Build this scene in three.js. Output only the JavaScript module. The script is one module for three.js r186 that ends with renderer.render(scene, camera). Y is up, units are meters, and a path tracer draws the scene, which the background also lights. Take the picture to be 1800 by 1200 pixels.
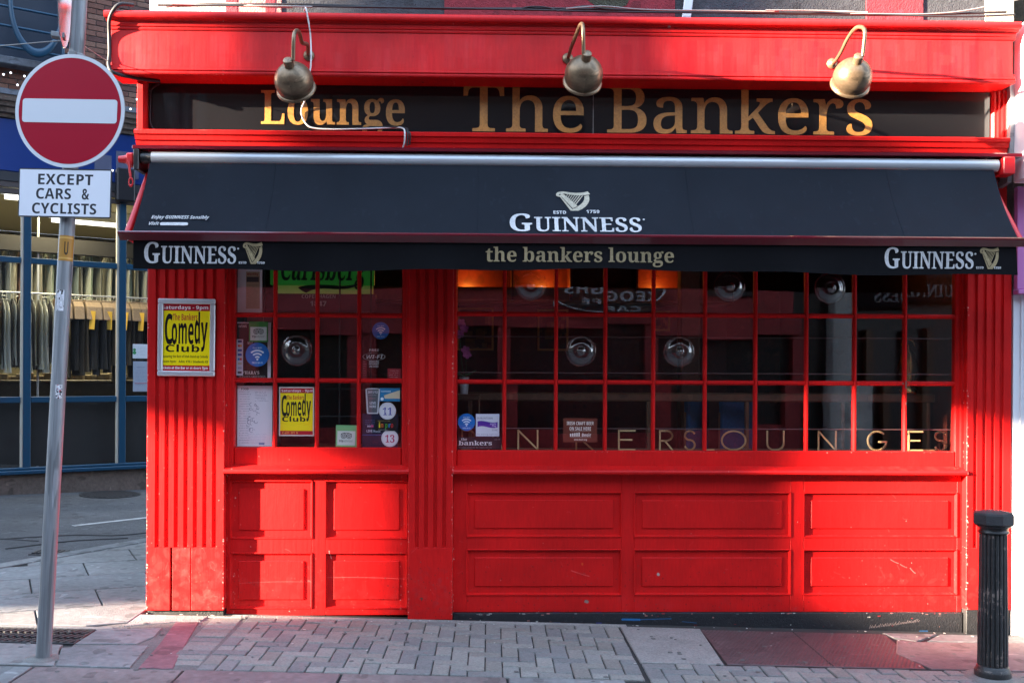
import * as THREE from 'three';
import { mergeGeometries } from 'three/addons/utils/BufferGeometryUtils.js';
import { FontLoader } from 'three/addons/loaders/FontLoader.js';
import { RectAreaLightUniformsLib } from 'three/addons/lights/RectAreaLightUniformsLib.js';

// ---------------------------------------------------------------- camera, sky, sun, exposure
const scene = new THREE.Scene();
const camera = new THREE.PerspectiveCamera(40.73, 1.5, 0.1, 400);
camera.position.set(-0.16, 1.654, 7);
camera.rotation.order = 'YXZ';
camera.rotation.set(0, THREE.MathUtils.degToRad(-1.3), THREE.MathUtils.degToRad(0.25));
camera.setViewOffset(1800, 1320, 0, 0, 1800, 1200);      // a lens shifted upwards keeps the verticals upright
const renderer = new THREE.WebGLRenderer({ antialias: true });
renderer.toneMapping = THREE.LinearToneMapping;
renderer.toneMappingExposure = 14;
renderer.shadowMap.enabled = true;
RectAreaLightUniformsLib.init();

const AZ = THREE.MathUtils.degToRad(72), EL = THREE.MathUtils.degToRad(12);
const SUN = new THREE.Vector3(-Math.sin(AZ) * Math.cos(EL), Math.sin(EL), Math.cos(AZ) * Math.cos(EL));
{
  const W = 512, H = 256, d = new Float32Array(W * H * 4);
  for (let j = 0; j < H; j++) {
    const el = ((j + 0.5) / H - 0.5) * Math.PI, up = Math.max(0, Math.sin(el));
    for (let i = 0; i < W; i++) {
      const a = ((i + 0.5) / W - 0.5) * 2 * Math.PI;
      const v = new THREE.Vector3(Math.cos(el) * Math.cos(a), Math.sin(el), Math.cos(el) * Math.sin(a));
      const c = Math.max(0, v.dot(SUN)), t = Math.pow(up, 0.45);
      const glow = 0.11 * Math.pow(c, 6) + 0.2 * Math.pow(c, 60);
      const k = (j * W + i) * 4;
      d[k] = 0.275 * (1 - t) + 0.118 * t + glow;
      d[k + 1] = 0.305 * (1 - t) + 0.172 * t + glow * 0.88;
      d[k + 2] = 0.34 * (1 - t) + 0.262 * t + glow * 0.7;
      d[k + 3] = 1;
    }
  }
  const sky = new THREE.DataTexture(d, W, H, THREE.RGBAFormat, THREE.FloatType);
  sky.mapping = THREE.EquirectangularReflectionMapping;
  sky.magFilter = sky.minFilter = THREE.LinearFilter;
  sky.needsUpdate = true;
  scene.background = sky;
  scene.environment = sky;
}
const sun = new THREE.DirectionalLight(0xffe9cf, 5);
sun.position.copy(SUN).multiplyScalar(60);
sun.castShadow = true;
sun.shadow.radius = 1.1;
sun.shadow.mapSize.set(4096, 4096);
Object.assign(sun.shadow.camera, { left: -14, right: 14, top: 14, bottom: -14, near: 1, far: 120 });
scene.add(sun, sun.target);

// ---------------------------------------------------------------- helpers
let seed = 7;
const rnd = () => { seed = (seed + 0x6d2b79f5) | 0; let t = Math.imul(seed ^ (seed >>> 15), 1 | seed); t = (t + Math.imul(t ^ (t >>> 7), 61 | t)) ^ t; return ((t ^ (t >>> 14)) >>> 0) / 4294967296; };
const rr = (a, b) => a + (b - a) * rnd();
const used = {};
const numbered = (n) => { const k = used[n] = (used[n] ?? -1) + 1; return k ? n + '_' + String(k).padStart(3, '0') : n; };
function mesh(name, geo, mat, parent = scene) {
  const m = new THREE.Mesh(Array.isArray(geo) ? merge(geo) : geo, mat);
  m.name = parent === scene ? numbered(name) : name;
  m.castShadow = m.receiveShadow = true;
  parent.add(m);
  return m;
}
function tag(o, label, category, group) { o.userData.label = label; o.userData.category = category; if (group) o.userData.group = group; return o; }
function thing(name, label, category, pos = [0, 0, 0], group) {
  const g = new THREE.Group();
  g.name = numbered(name); g.position.set(...pos); scene.add(g);
  return tag(g, label, category, group);
}
function sub(name, parent, pos = [0, 0, 0]) { const g = new THREE.Group(); g.name = name; g.position.set(...pos); parent.add(g); return g; }
function flat(g) { return g.index ? g.toNonIndexed() : g; }
function merge(list) {
  return mergeGeometries(list.map((g) => { const f = flat(g); for (const k of Object.keys(f.attributes)) if (!['position', 'normal', 'uv'].includes(k)) f.deleteAttribute(k); return f; }), false);
}
// uv in metres, laid along the axis that a face looks along
function wuv(g0) {
  const g = flat(g0), p = g.attributes.position, n = g.attributes.normal, uv = new Float32Array(p.count * 2);
  for (let i = 0; i < p.count; i++) {
    const ax = Math.abs(n.getX(i)), ay = Math.abs(n.getY(i)), az = Math.abs(n.getZ(i));
    let u = p.getX(i), v = p.getY(i);
    if (ax > ay && ax > az) u += p.getZ(i);
    if (ay > ax && ay > az) v = p.getZ(i);
    uv[2 * i] = u; uv[2 * i + 1] = v;
  }
  g.setAttribute('uv', new THREE.BufferAttribute(uv, 2));
  return g;
}
// a box with chamfered edges
function bx(x0, x1, y0, y1, z0, z1, b = 0.003) {
  const w = Math.abs(x1 - x0) / 2, h = Math.abs(y1 - y0) / 2, d = Math.abs(z1 - z0) / 2;
  b = Math.min(b, w * 0.45, h * 0.45, d * 0.45);
  const P = [], tri = (a, c, e) => P.push(...a, ...c, ...e), S = [-1, 1];
  const V = (sx, sy, sz, k) => [sx * (k === 0 ? w : w - b), sy * (k === 1 ? h : h - b), sz * (k === 2 ? d : d - b)];
  const quad = (a, c, e, f, flip) => (flip ? (tri(a, e, c), tri(a, f, e)) : (tri(a, c, e), tri(a, e, f)));
  for (const s of S) {
    quad(V(s, -1, -1, 0), V(s, 1, -1, 0), V(s, 1, 1, 0), V(s, -1, 1, 0), s < 0);
    quad(V(-1, s, -1, 1), V(-1, s, 1, 1), V(1, s, 1, 1), V(1, s, -1, 1), s < 0);
    quad(V(-1, -1, s, 2), V(1, -1, s, 2), V(1, 1, s, 2), V(-1, 1, s, 2), s < 0);
  }
  for (const s of S) for (const t of S) {
    quad(V(s, t, -1, 0), V(s, t, -1, 1), V(s, t, 1, 1), V(s, t, 1, 0), s * t < 0);
    quad(V(-1, s, t, 1), V(-1, s, t, 2), V(1, s, t, 2), V(1, s, t, 1), s * t < 0);
    quad(V(s, -1, t, 2), V(s, -1, t, 0), V(s, 1, t, 0), V(s, 1, t, 2), s * t < 0);
  }
  for (const s of S) for (const t of S) for (const q of S) { const a = V(s, t, q, 0), c = V(s, t, q, 1), e = V(s, t, q, 2); s * t * q > 0 ? tri(a, c, e) : tri(a, e, c); }
  const g = new THREE.BufferGeometry();
  g.setAttribute('position', new THREE.BufferAttribute(new Float32Array(P), 3));
  g.translate((x0 + x1) / 2, (y0 + y1) / 2, (z0 + z1) / 2);
  g.computeVertexNormals();
  return wuv(g);
}
const shapeOf = (pts) => { const s = new THREE.Shape(); pts.forEach(([a, c], i) => (i ? s.lineTo(a, c) : s.moveTo(a, c))); return s; };
// an outline in (z, y) drawn out along x
function alongX(pts, x0, x1) {
  const g = new THREE.ExtrudeGeometry(shapeOf(pts), { depth: x1 - x0, bevelEnabled: false });
  g.applyMatrix4(new THREE.Matrix4().makeBasis(new THREE.Vector3(0, 0, 1), new THREE.Vector3(0, 1, 0), new THREE.Vector3(-1, 0, 0)));
  g.translate(x1, 0, 0); return wuv(g);
}
// an outline in (x, z) drawn up along y
function alongY(pts, y0, y1) {
  const g = new THREE.ExtrudeGeometry(shapeOf(pts.map(([x, z]) => [x, -z])), { depth: y1 - y0, bevelEnabled: false });
  g.rotateX(-Math.PI / 2); g.translate(0, y0, 0); return wuv(g);
}
// an outline in (x, y) drawn forward along z
function alongZ(pts, z0, z1, bevel = 0) {
  const g = new THREE.ExtrudeGeometry(pts instanceof THREE.Shape ? pts : shapeOf(pts), { depth: z1 - z0 - bevel, bevelEnabled: bevel > 0, bevelThickness: bevel, bevelSize: bevel, bevelOffset: -bevel, bevelSegments: 1, curveSegments: 24 });
  g.translate(0, 0, z0); return wuv(g);
}
const V3 = (a) => new THREE.Vector3(...a);
function tube(pts, r, n = 32, m = 8) { return new THREE.TubeGeometry(new THREE.CatmullRomCurve3(pts.map(V3), false, 'centripetal'), n, r, m); }
function rod(a, c, r, m = 12, r2 = r) {
  const A = V3(a), B = V3(c), g = new THREE.CylinderGeometry(r2, r, A.distanceTo(B), m);
  g.applyQuaternion(new THREE.Quaternion().setFromUnitVectors(new THREE.Vector3(0, 1, 0), B.clone().sub(A).normalize()));
  g.translate((A.x + B.x) / 2, (A.y + B.y) / 2, (A.z + B.z) / 2); return g;
}
const lathe = (pts, m = 40) => new THREE.LatheGeometry(pts.map(([a, c]) => new THREE.Vector2(a, c)), m);
const lin = (r, g, b) => new THREE.Color().setRGB(r, g, b);

// ---------------------------------------------------------------- noise and textures
const HASH = new Float32Array(65536); for (let i = 0; i < 65536; i++) HASH[i] = rnd();
function vnoise(x, y, per) {
  const xi = Math.floor(x), yi = Math.floor(y), fx = x - xi, fy = y - yi, w = (t) => ((t % per) + per) % per;
  const h = (a, c) => HASH[(w(a) * 157 + w(c) * 8111 + per * 31) & 65535], sx = fx * fx * (3 - 2 * fx), sy = fy * fy * (3 - 2 * fy);
  const p = h(xi, yi) + (h(xi + 1, yi) - h(xi, yi)) * sx, q = h(xi, yi + 1) + (h(xi + 1, yi + 1) - h(xi, yi + 1)) * sx;
  return p + (q - p) * sy;
}
function fbm(x, y, per, oct) { let s = 0, a = 0.5, t = 0; for (let o = 0; o < oct; o++) { s += a * vnoise(x, y, per); t += a; x *= 2; y *= 2; per *= 2; a *= 0.55; } return s / t; }
function data(n, fn, metres, srgb, aspect = 1) {
  const d = new Uint8Array(n * n * 4);
  for (let j = 0; j < n; j++) for (let i = 0; i < n; i++) { const v = fn(i / n, j / n, i, j), k = (j * n + i) * 4; const c = Array.isArray(v) ? v : [v, v, v]; for (let q = 0; q < 3; q++) d[k + q] = Math.max(0, Math.min(255, c[q] * 255)); d[k + 3] = 255; }
  const t = new THREE.DataTexture(d, n, n);
  t.wrapS = t.wrapT = THREE.RepeatWrapping; t.magFilter = THREE.LinearFilter; t.minFilter = THREE.LinearMipmapLinearFilter; t.generateMipmaps = true;
  if (srgb) t.colorSpace = THREE.SRGBColorSpace;
  t.repeat.set(1 / metres, aspect / metres); t.needsUpdate = true; return t;
}
function canvas(w, h, draw) {
  const c = document.createElement('canvas'); c.width = w; c.height = h;
  const x = c.getContext('2d'); draw(x, w, h);
  const t = new THREE.CanvasTexture(c); t.colorSpace = THREE.SRGBColorSpace; t.anisotropy = 8; return t;
}
const grain = data(512, (u, v, i, j) => { const f = fbm(u * 6, v * 6, 6, 4), s = HASH[(i * 131 + j * 977) & 65535], s2 = fbm(u * 120, v * 120, 120, 2); return 0.62 + 0.2 * f + 0.16 * s2 + (s > 0.93 ? 0.08 : s < 0.07 ? -0.14 : 0); }, 1.3, true);
const blotch = data(512, (u, v, i, j) => { const f = fbm(u * 4, v * 4, 4, 6), s = fbm(u * 90, v * 90, 90, 2), spot = fbm(u * 22 + 3, v * 22, 22, 2); return 0.5 + 0.34 * f + 0.16 * s - (spot > 0.73 ? 0.12 : 0) + (fbm(u * 34 + 9, v * 34, 34, 1) > 0.93 ? 0.16 : 0); }, 2.7, true);
const grit = data(512, (u, v) => 0.6 * fbm(u * 130, v * 130, 130, 2) + 0.4 * fbm(u * 30, v * 30, 30, 3), 0.7);
const brushed = data(512, (u, v) => 0.75 * fbm(u * 70, v * 5, 5, 3) * 0.6 + 0.5 * fbm(u * 24, v * 24, 24, 4), 1.1);
const weave = data(256, (u, v, i, j) => 0.5 + 0.25 * Math.sin(i * Math.PI / 2) * Math.sin(j * Math.PI / 2) + 0.25 * fbm(u * 40, v * 40, 40, 2), 0.25);
const clothMap = data(512, (u, v) => { const f = fbm(u * 5, v * 5, 5, 5); const dust = fbm(u * 60, v * 60, 60, 2); return 0.72 + 0.22 * f + (dust > 0.8 ? 0.07 : 0); }, 2.3, true);
const roughVar = data(256, (u, v) => { const f = 0.45 + 0.5 * fbm(u * 5, v * 5, 5, 5); return [f, f, f]; }, 1.9);

// the red gloss paint of the whole shopfront: faded fascia, rain streaks, chips, scuffs, scratches (x -2.8..3.6 m, y -0.2..4.2 m)
const PX = 320, paintMap = canvas(2048, 1408, (c, w, h) => {
  const X = (x) => (x + 2.8) * PX, Y = (y) => h - (y + 0.2) * PX;
  c.fillStyle = 'rgb(210,25,25)'; c.fillRect(0, 0, w, h);
  const bleach = (x0, x1, y0, y1, col, n, s0, s1, a) => { for (let k = 0; k < n; k++) { c.globalAlpha = a * rr(0.3, 1); c.fillStyle = col; c.beginPath(); c.ellipse(X(rr(x0, x1)), Y(rr(y0, y1)), rr(s0, s1) * PX, rr(s0, s1) * PX * 0.6, rr(0, 3), 0, 7); c.fill(); } c.globalAlpha = 1; };
  // fascia: chalky and streaked
  c.fillStyle = 'rgb(208,36,38)'; c.fillRect(0, Y(4.2), w, Y(3.58) - Y(4.2));
  for (let k = 0; k < 260; k++) { const x = rr(-2.7, 3.5), ww = rr(0.008, 0.09); c.globalAlpha = rr(0.04, 0.22); c.fillStyle = rnd() < 0.5 ? 'rgb(214,62,66)' : 'rgb(188,8,20)'; const y0 = rr(3.75, 4.0); c.fillRect(X(x), Y(y0), ww * PX, rr(0.1, 0.34) * PX); }
  c.globalAlpha = 1;
  bleach(-2.7, 3.5, 3.6, 4.05, 'rgb(120,20,24)', 160, 0.002, 0.008, 0.25);
  // scuffed feet of the pilasters and kick-height wear
  bleach(-2.5, -2.0, 0, 0.45, 'rgb(222,92,84)', 150, 0.01, 0.06, 0.16);
  bleach(-2.5, -0.4, 0, 0.25, 'rgb(210,78,72)', 200, 0.01, 0.05, 0.10);
  bleach(-0.72, -0.42, 0, 0.35, 'rgb(160,60,70)', 60, 0.005, 0.03, 0.18);
  bleach(2.6, 3.5, -0.1, 0.3, 'rgb(226,104,92)', 90, 0.01, 0.05, 0.12);
  bleach(-0.4, 3.2, -0.1, 0.12, 'rgb(190,60,66)', 200, 0.01, 0.05, 0.10);
  // splashed street dirt along the foot: fine dark specks
  for (let k = 0; k < 2600; k++) { const x = rr(-2.5, 3.5), y = -0.12 + Math.pow(rnd(), 2.6) * 0.5; c.globalAlpha = rr(0.15, 0.55); c.fillStyle = rnd() < 0.6 ? 'rgb(92,38,36)' : 'rgb(150,96,88)'; c.fillRect(X(x), Y(y), rr(0.8, 3), rr(0.8, 3.5)); }
  c.globalAlpha = 1;
  const scratch = (x0, y0, x1, y1, a = 0.5, lw = 1.4) => { c.globalAlpha = a; c.strokeStyle = 'rgb(238,170,160)'; c.lineWidth = lw; c.beginPath(); c.moveTo(X(x0), Y(y0)); c.quadraticCurveTo(X((x0 + x1) / 2) + rr(-5, 5), Y((y0 + y1) / 2) + rr(-5, 5), X(x1), Y(y1)); c.stroke(); c.globalAlpha = 1; };
  for (let k = 0; k < 34; k++) { const x = rr(-2.48, -2.0), y = rr(0.05, 0.55); scratch(x, y, x + rr(-0.03, 0.03), y + rr(-0.06, 0.06), rr(0.08, 0.28), 1); }
  for (let k = 0; k < 50; k++) { const x = rr(-1.9, 3.1), y = rr(0.05, 0.9); scratch(x, y, x + rr(-0.05, 0.05), y + rr(-0.04, 0.04), rr(0.1, 0.35), 1); }
  scratch(-1.29, 0.24, -0.74, 0.23, 0.4); scratch(-1.9, 0.2, -1.4, 0.21, 0.25); scratch(-1.27, 0.43, -1.255, 0.37, 0.9, 2); scratch(0.42, 0.29, 0.55, 0.25, 0.5); scratch(2.68, 0.37, 2.74, 0.34, 0.45, 2); scratch(2.75, 0.335, 2.8, 0.31, 0.4, 2); scratch(2.82, 0.31, 2.86, 0.27, 0.5, 2);
  // chips, thicker along the arrises
  const chip = (x, y, s, col = 'rgb(228,190,176)') => { c.fillStyle = col; c.beginPath(); for (let k = 0; k < 7; k++) c.lineTo(X(x) + Math.cos(k * 0.9) * s * rr(0.5, 1.3), Y(y) + Math.sin(k * 0.9) * s * rr(0.6, 1.6)); c.fill(); };
  for (const [ex, n] of [[-2.508, 90], [-1.982, 60], [-0.715, 36], [-0.408, 60], [3.19, 70], [-1.93, 26], [-0.77, 26]]) for (let k = 0; k < n; k++) { c.globalAlpha = rr(0.3, 0.9); chip(ex + rr(-0.006, 0.006), Math.pow(rnd(), 1.5) * 2.3 - 0.1, rr(0.5, 2.2)); }
  for (const fx of [-2.44, -2.375, -2.31, -2.245, -2.18, -2.115, -2.05]) for (let k = 0; k < 16; k++) { c.globalAlpha = rr(0.2, 0.7); chip(fx + rr(-0.02, 0.02), 0.46 + Math.pow(rnd(), 2) * 1.2, rr(0.5, 1.8), 'rgb(230,120,104)'); }
  for (let k = 0; k < 90; k++) { c.globalAlpha = rr(0.3, 0.9); chip(rr(-2.5, 3.4), rr(-0.1, 1.1), rr(0.4, 1.4)); }
  for (let k = 0; k < 50; k++) { c.globalAlpha = rr(0.3, 0.8); chip(rr(-0.35, 3.1), 1.128 + rr(-0.006, 0.006), rr(0.5, 2)); }
  c.globalAlpha = 0.9; chip(0.53, 0.075, 5, 'rgb(150,130,120)'); chip(1.035, 0.265, 4, 'rgb(190,170,160)'); chip(0.5, 0.335, 3, 'rgb(220,90,40)'); chip(-0.62, 0.11, 3.5, 'rgb(110,60,50)'); chip(2.78, 1.6, 9, 'rgb(120,100,92)'); chip(2.79, 1.47, 5, 'rgb(150,110,100)');
  c.globalAlpha = 1;
  const im = c.getImageData(0, 0, w, h), q = im.data;
  for (let j = 0; j < h; j++) for (let i = 0; i < w; i++) { const k = (j * w + i) * 4, f = 0.83 + 0.2 * fbm(i / 90, j / 90, 64, 3) + 0.05 * vnoise(i / 2.5, j / 14, 1024); q[k] *= f; q[k + 1] *= f; q[k + 2] *= f; }
  c.putImageData(im, 0, 0);
});
paintMap.wrapS = paintMap.wrapT = THREE.ClampToEdgeWrapping;
paintMap.repeat.set(1 / 6.4, 1 / 4.4); paintMap.offset.set(2.8 / 6.4, 0.2 / 4.4);

// ---------------------------------------------------------------- materials
const std = (color, roughness, o = {}) => new THREE.MeshStandardMaterial({ color, roughness, ...o });
const phys = (color, roughness, o = {}) => new THREE.MeshPhysicalMaterial({ color, roughness, ...o });
const M = {
  red: phys(0xffffff, 0.42, { map: paintMap, bumpMap: brushed, bumpScale: 0.0018, specularIntensity: 0.4 }),
  burgundy: phys(lin(0.12, 0.006, 0.014), 0.12, { clearcoat: 0.6, clearcoatRoughness: 0.05 }),
  redMetal: std(lin(0.55, 0.012, 0.016), 0.35),
  signBlack: phys(lin(0.006, 0.006, 0.007), 0.3, { specularIntensity: 0.2, clearcoat: 0.8, clearcoatRoughness: 0.04, bumpMap: grit, bumpScale: 0.0002 }),
  gold: phys(lin(0.66, 0.31, 0.06), 0.4, { map: grain, clearcoat: 0.4, clearcoatRoughness: 0.1 }),
  brass: std(lin(0.42, 0.295, 0.18), 0.5, { metalness: 0.6, roughnessMap: roughVar, map: blotch }),
  cloth: phys(lin(0.018, 0.0225, 0.031), 0.9, { map: clothMap, bumpMap: weave, bumpScale: 0.0004, specularIntensity: 0.25 }),
  valance: phys(lin(0.009, 0.009, 0.011), 0.85, { specularIntensity: 0.2, map: clothMap, bumpMap: weave, bumpScale: 0.0004 }),
  whitePrint: std(lin(0.78, 0.78, 0.78), 0.7, { map: grain }),
  creamPrint: std(lin(0.62, 0.56, 0.42), 0.75, { map: grain }),
  tanPrint: std(lin(0.46, 0.36, 0.19), 0.75, { map: grain }),
  steel: std(lin(0.46, 0.48, 0.50), 0.42, { metalness: 0.3, roughnessMap: roughVar }),
  galv: std(lin(0.50, 0.53, 0.55), 0.5, { metalness: 0.35, map: blotch, bumpMap: grit, bumpScale: 0.0006 }),
  aluminium: std(lin(0.62, 0.64, 0.68), 0.35, { metalness: 0.5 }),
  blackPlinth: std(lin(0.03, 0.03, 0.033), 0.6, { map: blotch, bumpMap: grit, bumpScale: 0.004 }),
  blackIron: phys(lin(0.02, 0.021, 0.023), 0.42, { map: blotch, roughnessMap: roughVar, clearcoat: 0.4, clearcoatRoughness: 0.3, bumpMap: grit, bumpScale: 0.0015 }),
  bar: std(lin(0.012, 0.012, 0.013), 0.5),
  glass: phys(0xffffff, 0, { transmission: 1, thickness: 0, ior: 1.85 }),
  glassThick: phys(lin(0.86, 0.9, 0.88), 0.0, { transmission: 1, thickness: 0, ior: 2.2 }),
  stuccoGrey: std(lin(0.075, 0.082, 0.095), 0.85, { map: blotch, bumpMap: grit, bumpScale: 0.006 }),
  stuccoRed: std(lin(0.42, 0.035, 0.055), 0.85, { map: blotch, bumpMap: grit, bumpScale: 0.006 }),
  stuccoPink: std(lin(0.72, 0.32, 0.28), 0.85, { map: grain, bumpMap: grit, bumpScale: 0.006 }),
  stuccoWhite: std(lin(0.5, 0.5, 0.48), 0.85, { map: grain, bumpMap: grit, bumpScale: 0.006 }),
  stuccoCream: std(lin(0.75, 0.66, 0.5), 0.85, { map: grain, bumpMap: grit, bumpScale: 0.006 }),
  cableBlack: std(lin(0.02, 0.02, 0.022), 0.6),
  cableWhite: std(lin(0.7, 0.7, 0.68), 0.5),
  cableGrey: std(lin(0.3, 0.29, 0.27), 0.6),
  blue: std(lin(0.006, 0.045, 0.09), 0.35, { bumpMap: brushed, bumpScale: 0.0012 }),
  blueFascia: phys(lin(0.004, 0.028, 0.16), 0.3, { clearcoat: 0.4, clearcoatRoughness: 0.2 }),
  beige: std(lin(0.5, 0.46, 0.38), 0.6),
  stone: std(lin(0.24, 0.18, 0.15), 0.9, { map: blotch, bumpMap: grit, bumpScale: 0.008 }),
  leadGrey: std(lin(0.2, 0.23, 0.28), 0.7, { map: blotch, bumpMap: grit, bumpScale: 0.004 }),
  mortar: std(lin(0.11, 0.10, 0.095), 0.95, { map: grain }),
  darkWall: std(lin(0.012, 0.011, 0.011), 0.8),
  pink: std(lin(0.52, 0.17, 0.43), 0.5, { bumpMap: brushed, bumpScale: 0.001 }),
  whitePaint: std(lin(0.76, 0.77, 0.8), 0.45, { bumpMap: brushed, bumpScale: 0.0008 }),
  panelWood: std(lin(0.15, 0.03, 0.02), 0.4, { map: blotch }),
  wood: std(lin(0.20, 0.10, 0.05), 0.5, { map: blotch, bumpMap: brushed, bumpScale: 0.001 }),
  goldFrame: std(lin(0.5, 0.34, 0.12), 0.4, { metalness: 0.5 }),
  letterBar: std(lin(0.55, 0.40, 0.19), 0.5),
};
const fSerifB = await new FontLoader().loadAsync('fonts/droid/droid_serif_bold.typeface.json');
const fSerif = await new FontLoader().loadAsync('fonts/droid/droid_serif_regular.typeface.json');
const fSansB = await new FontLoader().loadAsync('fonts/droid/droid_sans_bold.typeface.json');
// lettering: left edge at x 0, baseline at y 0, given width and capital height
function letters(str, font, w, cap, o = {}) {
  const g = new THREE.ExtrudeGeometry(font.generateShapes(str, 1), { depth: o.depth ?? 0.003, curveSegments: 5, bevelEnabled: false });
  const H = new THREE.ShapeGeometry(font.generateShapes('H', 1)); H.computeBoundingBox(); g.computeBoundingBox();
  const b = g.boundingBox; g.translate(-b.min.x, 0, 0);
  g.scale(w / (b.max.x - b.min.x), cap / H.boundingBox.max.y, 1);
  if (o.slant) { const m = new THREE.Matrix4().makeShear(0, 0, o.slant, 0, 0, 0); g.applyMatrix4(m); }
  return wuv(g);
}

// ================================================================ GROUND (falls slightly towards the right)
const SLOPE = -0.0257, gy = (x) => 0.02 + SLOPE * (x + 2.53);
const seat = (o) => { o.position.set(0, gy(0), 0); o.rotation.z = Math.atan(SLOPE); return o; };
const asphalt = std(lin(0.15, 0.15, 0.155), 0.85, { map: blotch, bumpMap: grit, bumpScale: 0.02 });
const jointMat = std(lin(0.04, 0.038, 0.036), 0.95, { map: grain });
const road = seat(mesh('road', wuv(new THREE.PlaneGeometry(300, 300).rotateX(-Math.PI / 2).translate(0, -0.035, 0)), asphalt));
road.userData.kind = 'structure';
// a sheet of ground with an outline in (x, z)
const sheet = (pts, y0, y1, b = 0) => { const g = new THREE.ExtrudeGeometry(shapeOf(pts.map(([x, z]) => [x, -z])), { depth: y1 - y0 - b, bevelEnabled: b > 0, bevelThickness: b, bevelSize: b, bevelOffset: -b, bevelSegments: 1 }); g.rotateX(-Math.PI / 2); g.translate(0, y0, 0); return wuv(g); };
const pavement = seat(mesh('pavement', sheet([[-6.0, 2.4], [-4.38, -1.3], [-3.64, -2.77], [-2.5, -5.2], [12, -5.2], [12, 2.4]], -0.2, -0.014), jointMat));
pavement.userData.kind = 'structure';
const slabTints = [[0.32, 0.322, 0.315], [0.35, 0.345, 0.33], [0.29, 0.295, 0.292], [0.33, 0.32, 0.305]].map((c) => std(lin(...c), 0.82, { map: blotch, bumpMap: grit, bumpScale: 0.0035 }));
const pinkTints = [[0.30, 0.13, 0.15], [0.28, 0.20, 0.20], [0.27, 0.22, 0.21]].map((c) => std(lin(...c), 0.8, { map: blotch, bumpMap: grit, bumpScale: 0.0035 }));
const concrete = std(lin(0.37, 0.35, 0.325), 0.9, { map: grain, bumpMap: grit, bumpScale: 0.007 });
const paverTints = [[0.285, 0.28, 0.26], [0.25, 0.248, 0.238], [0.315, 0.30, 0.27], [0.275, 0.26, 0.232], [0.235, 0.235, 0.228], [0.325, 0.315, 0.285]].map((c) => std(lin(...c), 0.85, { map: grain, bumpMap: grit, bumpScale: 0.003 }));
const ironDark = std(lin(0.06, 0.058, 0.062), 0.6, { metalness: 0.3, map: blotch, bumpMap: grit, bumpScale: 0.003 });
const slab = (pts, mat, y = 0) => mesh('slab', sheet(pts, -0.03, y + rr(-0.0015, 0.0015), 0.004), mat, pavement);
// large slabs round the corner, laid askew to the shopfront
{
  const a = THREE.MathUtils.degToRad(-26), ux = [Math.cos(a), Math.sin(a)], uz = [-Math.sin(a), Math.cos(a)];
  const O = [-2.62, 0.34], inside = (x, z) => x < -2.53 && z < 0.36 && (z > -1.3 ? x > -4.38 - (z + 1.3) * 0.437 + 0.24 : x > -4.38 - (z + 1.3) * 0.503 + 0.26) && z > -5;
  const P = (u, v) => [O[0] + u * ux[0] + v * uz[0], O[1] + u * ux[1] + v * uz[1]];
  for (let r = -12; r < 6; r++) for (let k = -8; k < 4; k++) {
    const du = (r & 1) * 0.43, u0 = k * 0.86 + du, v0 = r * 0.56, q = [P(u0 + 0.004, v0 + 0.004), P(u0 + 0.852, v0 + 0.004), P(u0 + 0.852, v0 + 0.552), P(u0 + 0.004, v0 + 0.552)];
    const clip = (poly, f) => { const out = []; poly.forEach((p, i) => { const n = poly[(i + 1) % poly.length], a1 = f(p), b1 = f(n); if (a1 >= 0) out.push(p); if (a1 * b1 < 0) { const t = a1 / (a1 - b1); out.push([p[0] + (n[0] - p[0]) * t, p[1] + (n[1] - p[1]) * t]); } }); return out; };
    let poly = q;
    for (const f of [([x]) => -2.535 - x, ([, z]) => 0.40 - z, ([x, z]) => x - (-4.38 - (z + 1.3) * 0.437 + 0.2), ([x, z]) => x - (-4.38 - (z + 1.3) * 0.503 + 0.2), ([, z]) => z + 4.9]) if (poly.length > 2) poly = clip(poly, f);
    let area = 0; poly.forEach((p, i) => { const n = poly[(i + 1) % poly.length]; area += p[0] * n[1] - n[0] * p[1]; });
    if (poly.length > 2 && Math.abs(area) > 0.02) slab(area > 0 ? poly.reverse() : poly, slabTints[Math.floor(rnd() * 4)]);
  }
}
// slabs by the sign post, in front of the corner
slab([[-6, 0.41], [-3.36, 0.41], [-3.36, 0.90], [-6, 0.90]].reverse(), slabTints[1]);
slab([[-3.35, 0.41], [-2.59, 0.41], [-2.56, 0.46], [-2.66, 0.49], [-3.35, 0.47]].reverse(), slabTints[0]);
slab([[-2.65, 0.50], [-2.55, 0.46], [-2.27, 0.41], [-2.25, 0.62], [-2.30, 0.80], [-2.40, 0.80], [-2.66, 0.83]].reverse(), slabTints[0]);
slab([[-2.70, 0.92], [-2.42, 0.84], [-2.215, 0.83], [-2.165, 1.29], [-2.58, 1.28]].reverse(), slabTints[2]);
slab([[-3.35, 0.84], [-2.72, 0.85], [-2.71, 0.92], [-2.59, 1.28], [-3.35, 1.26]].reverse(), slabTints[1]);
slab([[-6, 0.91], [-3.36, 0.91], [-3.36, 1.27], [-6, 1.27]].reverse(), slabTints[3]);
slab([[-2.235, 0.06], [-2.07, 0.06], [-2.08, 0.21], [-2.23, 0.235], [-2.53, 0.38], [-2.535, 0.06]].reverse(), concrete, -0.002);
// the pink slab and its broken end
slab([[-2.235, 0.245], [-2.085, 0.225], [-2.02, 0.7], [-1.93, 1.28], [-1.985, 1.29], [-2.04, 1.275], [-2.12, 1.30], [-2.165, 0.8]].reverse(), pinkTints[0]);
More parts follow.
